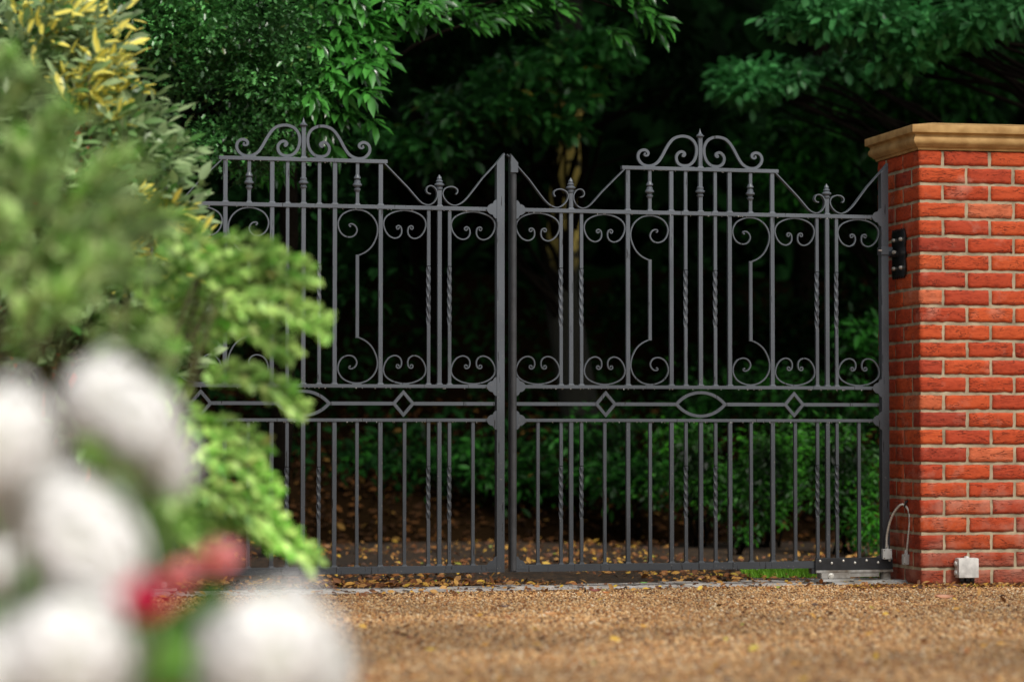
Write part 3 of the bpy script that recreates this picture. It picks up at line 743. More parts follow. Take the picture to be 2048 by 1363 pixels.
# white junction box on the front of the pillar
jb = empty('junction_box', pil(.206, 0, .085), PB); tag(jb, 'pale square junction box fixed low on the front of the brick pillar', 'junction box')
mb = MB(); mb.box(-.049, .049, -.050, -.003, -.045, .045); mb.build('box', WHITEPL, jb, bevel=.009, auto=True)
mb = MB(); mb.box(-.047, .047, -.056, -.0505, -.043, .043); mb.build('lid', WHITEPL, jb, bevel=.0026, auto=True)
for zz in (-.022, .018):
    mb = MB(); mb.tube([(-.048, -.026, zz), (-.055, -.026, zz), (-.058, -.026, zz)], [.013, .012, .007], 12); mb.build('grommet', WHITEPL, jb, auto=True)
mb = MB(); mb.tube([(0, -.026, .044), (0, -.026, .052)], [.013, .010], 12); mb.build('grommet', WHITEPL, jb, auto=True)
for xx in (-.022, .004, .026):
    mb = MB(); mb.tube([(xx, -.026, -.045), (xx, -.026, -.058), (xx+.003, -.026, -.062), (xx+.004, -.022, -.09)], [.011, .012, .008, .007], 10); mb.build('cable_gland', BLACKM, jb, auto=True)
# armoured flexible cable with its two small boxes
fc = empty('armoured_cable', pil(0, .2, 0), PB); tag(fc, 'silver armoured cable looped up from the gate foot to the pillar side', 'cable')
inv = Matrix.Rotation(-PB, 4, 'Z') @ Matrix.Translation(-pil(0, .2, 0))
def wl(px, py, Y): return inv @ P(px, py, Y)
def hose(pts, r=.0062):
    c = catmull([tuple(p) for p in pts], 14); out = []; rad = []
    tot = 0
    for a, b in zip(c[:-1], c[1:]):
        a, b = Vector(a), Vector(b); L = (b-a).length; k = max(1, int(L/.0022))
        for j in range(k): out.append(a.lerp(b, j/k))
    rad = [r*(1.0 if i % 3 else .74) for i in range(len(out))]
    return out, rad
a_, r_ = hose([wl(1773, 1094, 12.85), wl(1774, 1070, 12.845), wl(1779, 1046, 12.83), wl(1787, 1026, 12.81), wl(1799, 1010.5, 12.79), wl(1808, 1009, 12.78), wl(1817, 1020, 12.77), wl(1819.5, 1040, 12.76), wl(1817, 1070, 12.765), wl(1813, 1106, 12.775)])
mb = MB(); mb.tube(a_, r_, 8); mb.build('hose', STEEL, fc, smooth=True)
for (px, py, Y, w_, h_) in ((1773.5, 1107, 12.86, .043, .047), (1812.5, 1118, 12.775, .034, .047)):
    c = wl(px, py, Y); mb = MB(); mb.box(c[0]-w_/2, c[0]+w_/2, c[1]-.012, c[1]+.014, c[2]-h_/2, c[2]+h_/2); b_ = mb.build('cable_box', GREYPL, fc, bevel=.003, auto=True)
    for sx in (-1, 1):
        for sz in (-1, 1):
            mb = MB(); mb.tube([(c[0]+sx*w_*.36, c[1]-.0118, c[2]+sz*h_*.38), (c[0]+sx*w_*.36, c[1]-.0145, c[2]+sz*h_*.38)], .0026, 8); mb.build('screw', DIRTYSTEEL, b_)
    mb = MB(); mb.tube([(c[0], c[1], c[2]+h_/2-.001), (c[0], c[1], c[2]+h_/2+.012), (c[0], c[1], c[2]+h_/2+.020)], [.0082, .0082, .0062], 10); mb.build('gland', GREYPL, fc, auto=True)
mb = MB(); q = [wl(1809, 1013, 12.775), wl(1811, 1006, 12.77), wl(1814, 1001, 12.775), wl(1816, 1003, 12.80), wl(1815, 1010, 12.82)]
mb.tube(catmull([tuple(p) for p in q], 4), .0045, 8); mb.build('hook', BLACKM, fc, smooth=True)
# ------------------------------------------------------------------ kerb, lawn, leaf litter behind the gate
mb = MB(); k0 = P(1468, 1160, 13.2)
th = R(3); c, s = math.cos(th), math.sin(th)
def kb(a, b): return (1.05+a*c-b*s, 13.16+a*s+b*c)
for i in range(4):
    a0, a1 = i*.45+.004, i*.45+.446; pts = [kb(a0, 0), kb(a1, 0), kb(a1, .07), kb(a0, .07)]
    mb.add([(x, y, -.05) for x, y in pts]+[(x, y, .008) for x, y in pts], [(4,5,6,7),(0,1,5,4),(1,2,6,5),(2,3,7,6),(3,0,4,7)])
tag(mb.build('kerb_edging', mat_simple('kerb_stone', (.12, .10, .08), .9, 0, .4, 40, .5, .003)), kind='structure')
n = 9000
gx = 1.14+RNG.random(n)*2.6; gy = 13.26+RNG.random(n)*.75
pos = np.stack([gx, gy, np.full(n, -.01)], 1); d = norm(np.stack([RNG.normal(size=n)*.35, RNG.normal(size=n)*.35, np.ones(n)], 1))
GRASS = mat_leaf('lawn_grass', (.16, .42, .02), (.34, .72, .05), lo=.7, trans=.4, rough=.5, clump=3)
tag(leaves('lawn_grass', pos, d, rvec(n), .03+.035*RNG.random(n), 'diamond', GRASS, wid=.22), kind='stuff', label='small patch of bright green grass behind the gate foot', cat='grass')
LIT = mat_attr('fallen_leaves', [(0, (.045, .02, .01)), (.3, (.14, .05, .015)), (.55, (.27, .10, .025)), (.75, (.38, .20, .06)), (.9, (.50, .26, .05)), (.97, (.60, .38, .04)), (1, (.2, .25, .04))], .6, .4)
def litter(n, xf, name, label, size=(.012, .04), lift=.006, kinds='oval', z0=0):
    xy = xf(n); n = len(xy)
    pos = np.concatenate([xy, (z0+lift*RNG.random((n, 1)))], 1)
    d = rvec(n); d[:, 2] *= .25; nn = norm(np.array([0, -.3, 1.])+rvec(n)*.75)
    o = leaves(name, pos, d, nn, size[0]+(size[1]-size[0])*RNG.random(n)**2, kinds, LIT, wid=1.3)
    return tag(o, kind='stuff', label=label, cat='leaves')
def f_beh(n):
    Y = 12.6+RNG.random(n)**2.5*5.5; X = (RNG.random(n)*2-1)*(.2*Y+.8)
    k = np.array([noise.noise(Vector((x*1.1, y*.7, 3)))+.25 for x, y in zip(X, Y)]) > RNG.random(n)*.5-.1
    k &= ~((X > 1.7) & (Y < 13.6)) & (Y > sett(X)+.36)
    return np.stack([X[k], Y[k]], 1)
def f_front(n):
    Y = 7.3+RNG.random(n)*6; X = (RNG.random(n)*2-1)*(.2*Y+.3); e = sett(X)-Y
    k = (e > -.4) & (RNG.random(n) < np.where(e < .35, .6, .075)) & ~((X > 1.8) & (Y > 12.62))
    return np.stack([X[k], Y[k]], 1)
def f_base(n):          # debris along the pillar foot and corner
    t = RNG.random(n)*1.3-.35; o = np.abs(RNG.normal(size=n))*.07+.01
    c, s = math.cos(PB), math.sin(PB)
    return np.stack([1.838+t*c+o*s, 12.61+t*s-o*c], 1)
litter(19000, f_beh, 'leaf_litter', 'brown and orange leaf litter on the dark drive beyond the gate', (.015, .055), .015)
litter(26000, f_front, 'leaf_litter', 'small brown leaf fragments scattered over the front gravel', (.006, .042), .012, z0=.007)
litter(3500, f_base, 'leaf_litter', 'crumbled leaf debris heaped along the foot of the right brick pillar', (.008, .03), .014)
def one_leaf(px, py, size, colr, label, rz, curl=.25):
    Y = HCAM*FPX/(py-866)
    p = P(px, py, Y); T, F3, F4, _ = leaf_template('oval')
    vs = []; n = 12
    mb = MB(); rows = []
    for i in range(n+1):
        t = i/n; wd = .42*math.sin(math.pi*min(1, t*.97+.03))**.8*(1-.25*t)
        zc = .02+curl*(t-.5)**2*.9
        rows.append([(t-.5, -wd*.5, zc+.10), (t-.5, -wd*.25, zc+.03), (t-.5, 0, zc), (t-.5, wd*.25, zc+.03), (t-.5, wd*.5, zc+.10)])
    V = [(x*size, y*size, z*size) for r in rows for x, y, z in r]; F = []
    for i in range(n):
        for k in range(4): F.append((i*5+k, i*5+k+1, i*5+k+6, i*5+k+5))
    mb.add(V, F)
    o = mb.build('fallen_leaf', mat_simple('fallen_leaf_'+str(px), colr, .5, 0, .35, 60, .4, .001), smooth=True)
    o.location = (p.x, p.y, .012+size*.12); o.rotation_euler = (.42, 0, rz)
    return tag(o, label, 'leaf', 'larger fallen leaves on the ground')
one_leaf(1190, 1190, .055, (.22, .03, .012), 'dark red curled leaf on gravel below the gap between the gate leaves', .2, .5)
one_leaf(1213, 1192, .035, (.60, .20, .04), 'small orange leaf lying right beside the dark red leaf', -.3, .3)
one_leaf(1104, 1238, .060, (.62, .30, .10), 'flat peach coloured leaf lying alone on mid gravel', 0, .05)
one_leaf(975, 1153, .085, (.70, .24, .02), 'bright orange leaf on the ground just behind the closed gate middle', .1, .4)
one_leaf(1890, 1206, .085, (.55, .24, .12), 'long pinkish brown leaf on gravel below the junction box', .1, .25)
one_leaf(1008, 1222, .05, (.09, .035, .02), 'dark brown curled leaf on gravel left of the peach leaf', .5, .5)
one_leaf(1453, 1235, .04, (.11, .04, .015), 'tiny dark crumpled leaf on gravel below the right gate centre', .9, .6)
one_leaf(861, 1308, .035, (.62, .42, .03), 'tiny yellow leaf on the near gravel beside the white flower', .2, .2)
one_leaf(1288, 1172, .035, (.10, .28, .03), 'small fresh green leaf on the pale stone threshold', .2, .3)
# ------------------------------------------------------------------ woodland behind
BACKDROP = mat_simple('shaded_backdrop_slope', (.001, .002, .001), 1, 0, .6, 1.5, .5, .1, col2=(.001, .002, .001))
BACKDROP.node_tree.nodes['Principled BSDF'].inputs['Specular IOR Level'].default_value = 0
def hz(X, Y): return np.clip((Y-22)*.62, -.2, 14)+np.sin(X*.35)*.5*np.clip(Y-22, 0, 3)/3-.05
tag(grid_mesh('backdrop_slope', -70, 70, 21.5, 60, 60, 24, hz, BACKDROP), kind='structure')  # added near-black slope that blocks the bright sky behind the trees
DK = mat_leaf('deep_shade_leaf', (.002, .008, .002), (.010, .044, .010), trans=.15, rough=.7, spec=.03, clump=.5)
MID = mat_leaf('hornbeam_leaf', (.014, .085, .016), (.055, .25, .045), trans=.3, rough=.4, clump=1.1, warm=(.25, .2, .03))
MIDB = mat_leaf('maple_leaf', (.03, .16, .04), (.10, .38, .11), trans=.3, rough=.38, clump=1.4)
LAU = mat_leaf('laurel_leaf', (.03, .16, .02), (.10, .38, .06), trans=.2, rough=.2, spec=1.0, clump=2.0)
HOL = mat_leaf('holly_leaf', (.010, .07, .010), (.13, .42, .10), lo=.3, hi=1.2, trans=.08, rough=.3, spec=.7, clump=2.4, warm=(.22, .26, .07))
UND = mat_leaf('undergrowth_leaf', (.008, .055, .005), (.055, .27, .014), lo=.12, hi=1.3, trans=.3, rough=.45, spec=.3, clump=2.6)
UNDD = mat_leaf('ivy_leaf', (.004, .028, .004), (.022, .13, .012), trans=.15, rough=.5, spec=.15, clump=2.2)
# far mass of leaves
n = 26000
x = (RNG.random(n)*2-1)*16; y = 21.5+RNG.random(n)*6; z = (y-22)*.5+RNG.random(n)**1.2*9
pos = np.stack([x, y, z], 1); d = rvec(n); d[:, 2] -= .4
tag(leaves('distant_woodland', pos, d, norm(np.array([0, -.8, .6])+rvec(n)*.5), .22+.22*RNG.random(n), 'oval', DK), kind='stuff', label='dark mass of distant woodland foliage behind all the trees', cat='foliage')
def limb_path(a, b, sag=.2, k=6, wob=.08):
    a, b = Vector(a), Vector(b); out = []
    for i in range(k+1):
        t = i/k; p = a.lerp(b, t); p.z += math.sin(math.pi*t)*sag
        if 0 < i < k: p += Vector((random.uniform(-wob, wob), random.uniform(-wob, wob), random.uniform(-wob, wob)))
        out.append(p)
    return out
def tree(name, base, height, r0, clumps, rad, per, lsize, kind, mat, label, group=None, bark=BARK, added_canopy=None, lean=(0, 0), flat=.3, cat='tree', limbs=14, droop=.25, trunk_top=None, wid=1.0):
    """base: ground point. clumps: world centres of the leaf sprays"""
    b = Vector(base); root = empty(name, b); tag(root, label, cat, group)
    top = b+Vector((lean[0], lean[1], height))
    tp = limb_path(b-Vector((0, 0, .2)), top, 0, 8, r0*.5)
    mb = MB(); mb.tube([p-b for p in tp], [r0*(1-.75*i/8)*(1.35 if i == 0 else 1) for i in range(9)], 12)
    mb.build('trunk', bark, root, smooth=True); mb = MB()
    cl = np.asarray(clumps); ids = RNG.choice(len(cl), min(limbs, len(cl)), replace=False)
    for i in ids:
        e = Vector(cl[i]); hz_ = min(max(e.z-.6, b.z+.4), top.z); t = (hz_-b.z)/max(.1, height); s0 = b.lerp(top, min(1, max(.1, t-.08)))
        L = (e-s0).length
        pp = limb_path(s0, e, .08*L, 6, .03*L)
        mb.tube([p-b for p in pp], [r0*.13*(1-.85*j/6)+.003 for j in range(7)], 6)
    mb.build('branches', BARK, root, smooth=True)
    pos, d, nn = spray_leaves(cl, rad, per, flat, droop)
    pos = pos-np.array(b)
    leaves('crown', pos, d, nn, lsize*(.65+.7*RNG.random(len(pos))), kind, mat, root, wid=wid)
    if added_canopy:
        cc = []
        for (cx, cy, cz, rx, ry, rz_, nc) in added_canopy:
            o = rvec(nc)*(RNG.random((nc, 1))**.4); cc.append(np.array([cx, cy, cz])+o*np.array([rx, ry, rz_]))
        cc = np.concatenate(cc); pos, d, nn = spray_leaves(cc, .55, 16, .5, .3)
        leaves('shade_canopy', pos-np.array(b), d, nn, .22*(.7+.6*RNG.random(len(pos))), 'oval', DK, root)  # out-of-view leaf clumps added to block light from above
    return root
GW = 'woodland trees behind the gate'
# trees: visible sprays placed through gauss_clumps, unseen high canopy is added to shade the wood
tree('lichen_trunk_tree', (P(1140, 1075, 19.5).x, 19.5, 0), 7.5, .15, gauss_clumps([(1080,150,18.6,130,50,.5,34),(960,220,18.4,110,40,.4,26),(1180,110,18.6,90,45,.4,20),(860,300,18.4,70,35,.3,12),(1120,230,18.6,110,35,.4,14),(780,280,18.5,60,30,.3,6)]), .20, 42, .085, 'oval', MID,
     'tree with ochre lichen patches on its trunk seen above the middle of the gate', GW, LICHEN, wid=1.3, flat=.4, added_canopy=[(0.4, 18.5, 7, 3, 2.6, 1.6, 120)], limbs=22)
tree('woodland_tree', (4.6, 17.5, 0), 8, .2, gauss_clumps([(1720,40,16.5,150,38,.4,30),(1880,70,16.5,110,38,.4,22),(1640,20,16.5,110,30,.4,14),(1990,30,16.3,90,40,.4,18),(1800,110,16.5,80,25,.3,8)]), .18, 40, .078, 'oval', MIDB,
     'tree with pale bluish green leaves reaching in at the top right corner', GW, wid=1.35, flat=.45, added_canopy=[(4.2, 17, 6.0, 3.2, 2.8, 1.6, 200)], limbs=12)
tree('woodland_tree', (3.6, 18.5, 0), 7, .15, gauss_clumps([(1540,165,17.8,110,30,.4,22),(1500,190,17.6,60,22,.3,8),(1680,140,18,60,30,.3,8)]), .17, 40, .08, 'oval', MIDB,
     'slender tree with one lit bough above the right gate leaf', GW, wid=1.35, flat=.45, added_canopy=[(2.2, 19, 6.0, 2.8, 3.2, 1.6, 170)], limbs=14)
tree('woodland_tree', (2.9, 20.2, 0), 7.5, .14, gauss_clumps([(1640,290,19.5,120,90,.6,30),(1700,200,19.6,120,70,.6,24),(1570,340,19.3,50,70,.4,12),(1850,190,19.5,130,60,.6,26),(1950,150,19.5,90,70,.5,18),(1600,430,19.2,60,40,.4,10)]), .24, 30, .095, 'oval', UNDD,
     'dark leafy tree right of centre between the gate crest and the brick pillar', GW, limbs=16)
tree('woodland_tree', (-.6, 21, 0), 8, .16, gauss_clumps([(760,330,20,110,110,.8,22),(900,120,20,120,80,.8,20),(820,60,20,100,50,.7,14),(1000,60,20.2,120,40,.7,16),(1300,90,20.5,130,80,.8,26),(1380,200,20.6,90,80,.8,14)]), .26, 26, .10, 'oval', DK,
     'very dark tree filling the gap behind the two gate crests', GW, added_canopy=[(-1.6, 19.5, 6.0, 3.2, 3.4, 1.6, 190), (.2, 16.6, 5.6, 2.6, 1.6, .9, 90)], limbs=14)
tree('woodland_tree', (2.35, 21.8, 0), 8, .13, gauss_clumps([(1600,650,20.5,120,80,.6,16),(1400,560,20.6,140,120,.7,14),(1700,560,20.3,90,120,.6,14),(1250,640,20.7,100,100,.6,10)]), .25, 24, .10, 'oval', DK,
     'dim tree seen through the upper bars of the right gate leaf', GW, limbs=12)
tree('woodland_tree', (-2.9, 19.5, 0), 8, .18, gauss_clumps([(560,420,18,160,90,.6,16),(700,560,18.8,120,120,.6,10),(460,560,18,120,130,.6,12)]), .25, 24, .10, 'oval', DK,
     'dim tree seen through the upper bars of the left gate leaf', GW, added_canopy=[(-3.6, 18, 6.3, 2.6, 2.6, 1.8, 110)], limbs=12)
# the small glossy leaved tree and the laurel at the top left
tree('holly_tree', (-2.5, 15.2, 0), 4.6, .11, gauss_clumps([(430,80,14.4,185,150,.55,150),(540,160,14.3,110,120,.4,60),(330,20,14.4,130,90,.5,50),(470,290,14.3,130,55,.4,36),(620,60,14.5,60,90,.4,24),(450,-180,14.6,260,160,.7,60)]), .105, 64, .033, 'spiky', HOL,
     'dense small leaved glossy evergreen tree rising above the left gate leaf', None, added_canopy=[(-2.9, 15.4, 4.9, 1.5, 1.2, .9, 50)], flat=.9, limbs=20, droop=.1)
def laurel_clusters():
    c = []
    spec = [(640,40,14.6),(700,20,14.5),(760,45,14.6),(800,30,14.5),(610,95,14.5),(660,80,14.4),(720,95,14.5),(690,125,14.4),(640,140,14.4),(600,155,14.4),(740,10,14.7),(700,150,14.4),(655,185,14.4),(610,200,14.5),(690,195,14.35),(560,170,14.6),(585,60,14.7),(850,10,15),(900,5,15.2),(960,20,15.6),(1060,10,15.8),(1000,0,15.8),(1255,25,15.2),(1245,-15,15.3),(680,-60,14.6),(780,-70,14.8),(600,-40,14.7),(560,250,14.9),(620,255,15.1),(520,300,15.0)]
    for q in spec: c.append(np.array(P(*q)))
    return np.array(c)
lc = laurel_clusters()
lb = Vector((-1.35, 16.0, 0)); lr = empty('laurel_tree', lb); tag(lr, 'laurel with long glossy leaves in bright sprays at the top left of centre', 'tree')
mb = MB(); tp = limb_path(lb, lb+Vector((.1, -.2, 3.6)), 0, 8, .04); mb.tube([p-lb for p in tp], [.08*(1-.6*i/8) for i in range(9)], 10)
pos = []; dd = []; nn = []; sz = []
for e in lc:
    e = Vector(e); s0 = lb+Vector((.08, -.15, 2.3+random.random()))
    pp = limb_path(s0, e, .15, 6, .03); mb.tube([p-lb for p in pp], [.016*(1-.8*j/6)+.003 for j in range(7)], 6)
    ax = (pp[-1]-pp[-3]).normalized(); ax = (ax+Vector((.35, -.2, -.5))).normalized()
    for sub in range(4):
        o = Vector((random.uniform(-.11, .11), random.uniform(-.11, .11), random.uniform(-.09, .09)))
        for j in range(11):
            t = j/11; a = j*2.4; side = ax.cross(Vector((0, 0, 1))).normalized(); up = side.cross(ax)
            dr = (ax*(.55+.5*t)+(side*math.cos(a)+up*math.sin(a)*.6)*(1.05-.6*t)).normalized(); dr.z -= .12
            pos.append(e+o+ax*(t*.11)-lb); dd.append(dr); nn.append(Vector((0, -.25, 1))+Vector((random.gauss(0, .3), random.gauss(0, .3), random.gauss(0, .2)))); sz.append(random.uniform(.10, .165))
mb.build('trunk', BARK, lr, smooth=True)
leaves('crown', np.array(pos), np.array(dd), np.array(nn), np.array(sz), 'long', LAU, lr, wid=1.0)
# undergrowth bushes
def bush(base, clumps, rad, per, ls, kind, mat, label, group, name='undergrowth_bush'):
    b = Vector(base); root = empty(name, b); tag(root, label, 'bush', group)
    mb = MB(); cl = np.asarray(clumps)
    for i in RNG.choice(len(cl), min(9, len(cl)), replace=False):
        e = Vector(cl[i]); pp = limb_path(b+Vector((random.uniform(-.08, .08), random.uniform(-.08, .08), -.03)), e, .05, 5, .03)
        mb.tube([p-b for p in pp], [.010*(1-.7*j/5) for j in range(6)], 5)
    mb.build('stem', BARK, root, smooth=True)
    pos, d, nn = spray_leaves(cl, rad, per, .75, .2); nn = norm(nn+np.array([0, -.5, 0]))
    leaves('foliage', pos-np.array(b), d, nn, ls*(.6+.8*RNG.random(len(pos))), kind, mat, root)
GU_ = 'undergrowth bushes beyond the gate'
def gb(px, py, Y=None):
    Y = Y or HCAM*FPX/(py-866); return (P(px, py, Y).x, Y, 0)
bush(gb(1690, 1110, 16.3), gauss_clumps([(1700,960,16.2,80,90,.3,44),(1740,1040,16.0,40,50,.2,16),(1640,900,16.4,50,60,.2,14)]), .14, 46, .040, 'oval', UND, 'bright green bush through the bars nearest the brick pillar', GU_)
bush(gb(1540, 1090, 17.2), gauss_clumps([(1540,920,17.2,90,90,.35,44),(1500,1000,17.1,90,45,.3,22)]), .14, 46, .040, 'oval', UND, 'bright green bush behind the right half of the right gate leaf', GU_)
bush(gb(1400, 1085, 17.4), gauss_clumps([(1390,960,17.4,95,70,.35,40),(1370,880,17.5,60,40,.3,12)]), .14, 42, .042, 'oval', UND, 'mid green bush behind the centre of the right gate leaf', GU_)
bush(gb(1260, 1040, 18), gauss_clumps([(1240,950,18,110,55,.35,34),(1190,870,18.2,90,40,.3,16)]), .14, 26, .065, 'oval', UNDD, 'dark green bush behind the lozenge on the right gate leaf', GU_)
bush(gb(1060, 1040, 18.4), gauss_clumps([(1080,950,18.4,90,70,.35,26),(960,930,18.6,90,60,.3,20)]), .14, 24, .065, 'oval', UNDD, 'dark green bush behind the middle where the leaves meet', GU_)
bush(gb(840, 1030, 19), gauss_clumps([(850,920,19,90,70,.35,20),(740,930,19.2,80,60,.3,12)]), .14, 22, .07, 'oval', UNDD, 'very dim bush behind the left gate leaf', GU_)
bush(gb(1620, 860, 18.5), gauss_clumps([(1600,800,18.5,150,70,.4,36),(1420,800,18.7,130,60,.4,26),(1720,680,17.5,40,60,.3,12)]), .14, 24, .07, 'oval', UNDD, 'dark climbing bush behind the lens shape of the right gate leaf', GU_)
bush((P(1490, 1085, 16.2).x, 16.2, 0), gauss_clumps([(1490,1075,16.2,22,18,.1,6)]), .05, 18, .045, 'oval', UND, 'tiny bright seedling bush on the bare soil behind the bars', GU_)
# earth bank under the bushes
BANK = mat_simple('dark_earth', (.016, .009, .004), 1, 0, .6, 5, .8, .03)
BANK.node_tree.nodes['Principled BSDF'].inputs['Specular IOR Level'].default_value = 0
def bankz(X, Y): return np.clip((Y-18.0)*.45, -.06, 2.2)+.06*np.sin(X*3.1+Y)-.03
tag(grid_mesh('earth_bank', -9, 9, 17.6, 22.4, 60, 20, bankz, BANK), kind='structure')
def f_bank(n):
    X = (RNG.random(n)*2-1)*5; Y = 17.7+RNG.random(n)*2.4; return np.stack([X, Y], 1)
xy = f_bank(9000); nb = len(xy)
LITD = mat_attr('old_leaves', [(0, (.012, .006, .003)), (.6, (.05, .022, .008)), (.92, (.11, .045, .012)), (1, (.2, .12, .03))], .9, .1)
d_ = rvec(nb); d_[:, 2] *= .4
tag(leaves('leaf_litter', np.concatenate([xy, (bankz(xy[:, 0], xy[:, 1])+.01+.02*RNG.random(nb))[:, None]], 1), d_, norm(np.array([0, -.5, 1.])+rvec(nb)*.5), .03+.05*RNG.random(nb), 'oval', LITD, wid=1.3), kind='stuff', label='old dark leaf litter lying on the earth bank under the bushes', cat='leaves')
n = 9000
bx_ = (RNG.random(n)*2-1)*7; by_ = 18.6+RNG.random(n)*3.2; bz_ = bankz(bx_, by_)+RNG.random(n)*.25
d = rvec(n); d[:, 2] -= .2
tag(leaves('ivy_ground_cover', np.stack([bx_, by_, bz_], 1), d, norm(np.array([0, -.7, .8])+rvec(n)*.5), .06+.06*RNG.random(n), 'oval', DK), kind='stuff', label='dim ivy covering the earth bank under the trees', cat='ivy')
# ------------------------------------------------------------------ shrubs left of the drive
VAR = mat_leaf('variegated_leaf', (.07, .22, .035), (.46, .62, .30), lo=.5, hi=1.15, yellow=(.98, .86, .16), trans=.2, rough=.35, spec=.6, clump=2.0)
vb = Vector((-1.75, 10.3, 0)); vr = empty('variegated_shrub', vb); tag(vr, 'variegated shrub with grey green and yellow leaves at the upper left', 'shrub')
cl = gauss_clumps([(110,60,10.2,150,90,.35,46),(40,200,10.2,150,120,.4,40),(180,170,10.1,90,100,.3,34),(250,270,10.1,80,70,.3,30),(310,330,10.1,50,60,.25,18),(90,350,10,160,110,.4,36),(240,440,10,140,100,.4,44),(350,440,10,55,70,.25,16),(360,560,9.9,50,80,.25,14),(200,600,10,160,80,.4,34),(60,540,10,120,90,.4,22),(330,680,9.9,60,60,.3,14),(-120,300,10.2,120,300,.6,40),(0,280,9.9,90,200,.3,40),(60,620,9.9,90,60,.3,16),(150,690,9.9,45,50,.2,16),(-40,700,9.9,90,80,.3,20),(230,850,10,110,90,.4,12)])
pos, d, nn = spray_leaves(cl, .10, 19, .9, .1, out=np.tile(np.array([[.5, -.3, .5]]), (len(cl), 1)))
s_ = (FPX/pos[:, 1]); px = 1024+pos[:, 0]*s_; py = 866-(pos[:, 2]-HCAM)*s_
yz = np.exp(-((px-190)/95)**2-((py-120)/150)**2)+.8*np.exp(-((px-100)/100)**2-((py-30)/50)**2)+.9*np.exp(-((px-300)/120)**2-((py-480)/110)**2)
yel = (yz+.5*(RNG.random(len(pos))-.5) +.35*(RNG.random(len(pos))-.5) > .50).astype(float)*(RNG.random(len(pos)) < .62)
cy = np.array([noise.noise(Vector(p)*4.5) for p in pos]); yel *= (cy > -.18)
leaves('foliage', pos-np.array(vb), d, norm(nn+np.array([.1, -.7, .2])), .074*(.55+.75*RNG.random(len(pos))), 'oval', VAR, vr, yel=yel)
mb = MB()
for i in RNG.choice(len(cl), 40, replace=False):
    e = Vector(cl[i]); pp = limb_path(vb+Vector((random.uniform(-.15, .15), random.uniform(-.1, .1), 0)), e, .1, 7, .05); mb.tube([p-vb for p in pp], [.016*(1-.8*j/7)+.002 for j in range(8)], 6)
mb.build('stem', TWIG, vr, smooth=True)
# soft feathery conifer reaching across the gate
FRO = mat_leaf('feathery_frond', (.17, .50, .04), (.64, .95, .24), lo=.5, hi=1.25, trans=.12, rough=.5, clump=3.5, warm=(.5, .5, .12))
FRB = mat_leaf('blue_green_frond', (.18, .48, .05), (.74, .96, .40), lo=.4, hi=1.25, trans=.12, rough=.5, clump=3.5)
def frond(a, b, width, nleaf, sag=.04):
    """feathery spray from a to b: side sprigs carry small flat needles"""
    a, b = Vector(a), Vector(b); L = (b-a).length; ax = (b-a).normalized(); path = limb_path(a, b, sag, 8, .006)
    side = ax.cross(Vector((0, 1, 0))).normalized(); pos = []; dd = []; nn = []; sz = []
    for j in range(nleaf):
        t = .08+.92*j/nleaf; f = t*8; i = min(7, int(f)); c = path[i].lerp(path[i+1], f-i)
        wl_ = width*(math.sin(math.pi*min(1, t*.8+.12))**.8+.12)
        for sg in (1, -1):
            sd_ = (side*sg*.85+ax*.6+Vector((0, random.uniform(-.4, .3), -.12))).normalized()
            m = max(3, int(wl_/.011))
            for q in range(m):
                r = q/m*wl_; pos.append(c+sd_*r+Vector((random.gauss(0, .003), random.gauss(0, .006), random.gauss(0, .003))))
                dd.append((sd_+side*random.uniform(-.7, .7)+ax*.3).normalized()); nn.append(Vector((.35+random.gauss(0, .3), -.8, .9+random.gauss(0, .3)))); sz.append(random.uniform(.015, .03))
    return path, pos, dd, nn, sz
def feathery(name, root_loc, specs, mat, label, Y):
    b = Vector(root_loc); root = empty(name, b); tag(root, label, 'shrub')
    mb = MB(); A = [[], [], [], []]
    for (x0, y0, x1, y1, wpx, Yo) in specs:
        yy = Y+Yo; s = yy/FPX
        path, p, d_, n_, z_ = frond(P(x0, y0, yy+.15), P(x1, y1, yy), wpx*s, max(14, int(math.hypot(x1-x0, y1-y0)*s/.013)))
        for k, v in enumerate((p, d_, n_, z_)): A[k] += v
        mb.tube([q-b for q in path], [.004*(1-.7*j/8) for j in range(9)], 5)
        st = P(x0, y0, yy+.15); mb.tube([q-b for q in limb_path(Vector((b.x+random.uniform(-.05, .05), b.y, .0)), st, .1, 6, .03)], [.012-.0012*j for j in range(7)], 6)
    mb.build('stem', TWIG, root, smooth=True)
    leaves('foliage', np.array(A[0])-np.array(b), np.array(A[1]), np.array(A[2]), np.array(A[3])*1.6, 'diamond', mat, root, wid=1.5)
    return root
feathery('feathery_conifer', (-1.1, 7.7, 0), [
 (390,560,630,553,30,0),(400,520,560,520,24,.1),(430,610,655,660,26,-.1),(430,585,600,600,20,.05),(400,640,585,712,26,.1),(400,740,612,828,20,0),(380,850,530,912,20,.1),
 (380,900,560,1002,20,0),(380,960,628,1130,28,-.05),(380,1030,545,1085,22,.1),(270,430,420,520,34,.1),(300,490,460,560,34,.2),
 (260,780,390,850,34,.2),(280,1000,440,1110,40,.1),(280,560,440,600,34,.3),(290,640,430,690,34,.3),(260,860,380,950,34,.3),(260,900,380,1010,40,.3),(240,520,330,620,40,.3)], FRO, 'feathery light green conifer whose sprays hang across the left gate leaf', 7.4)
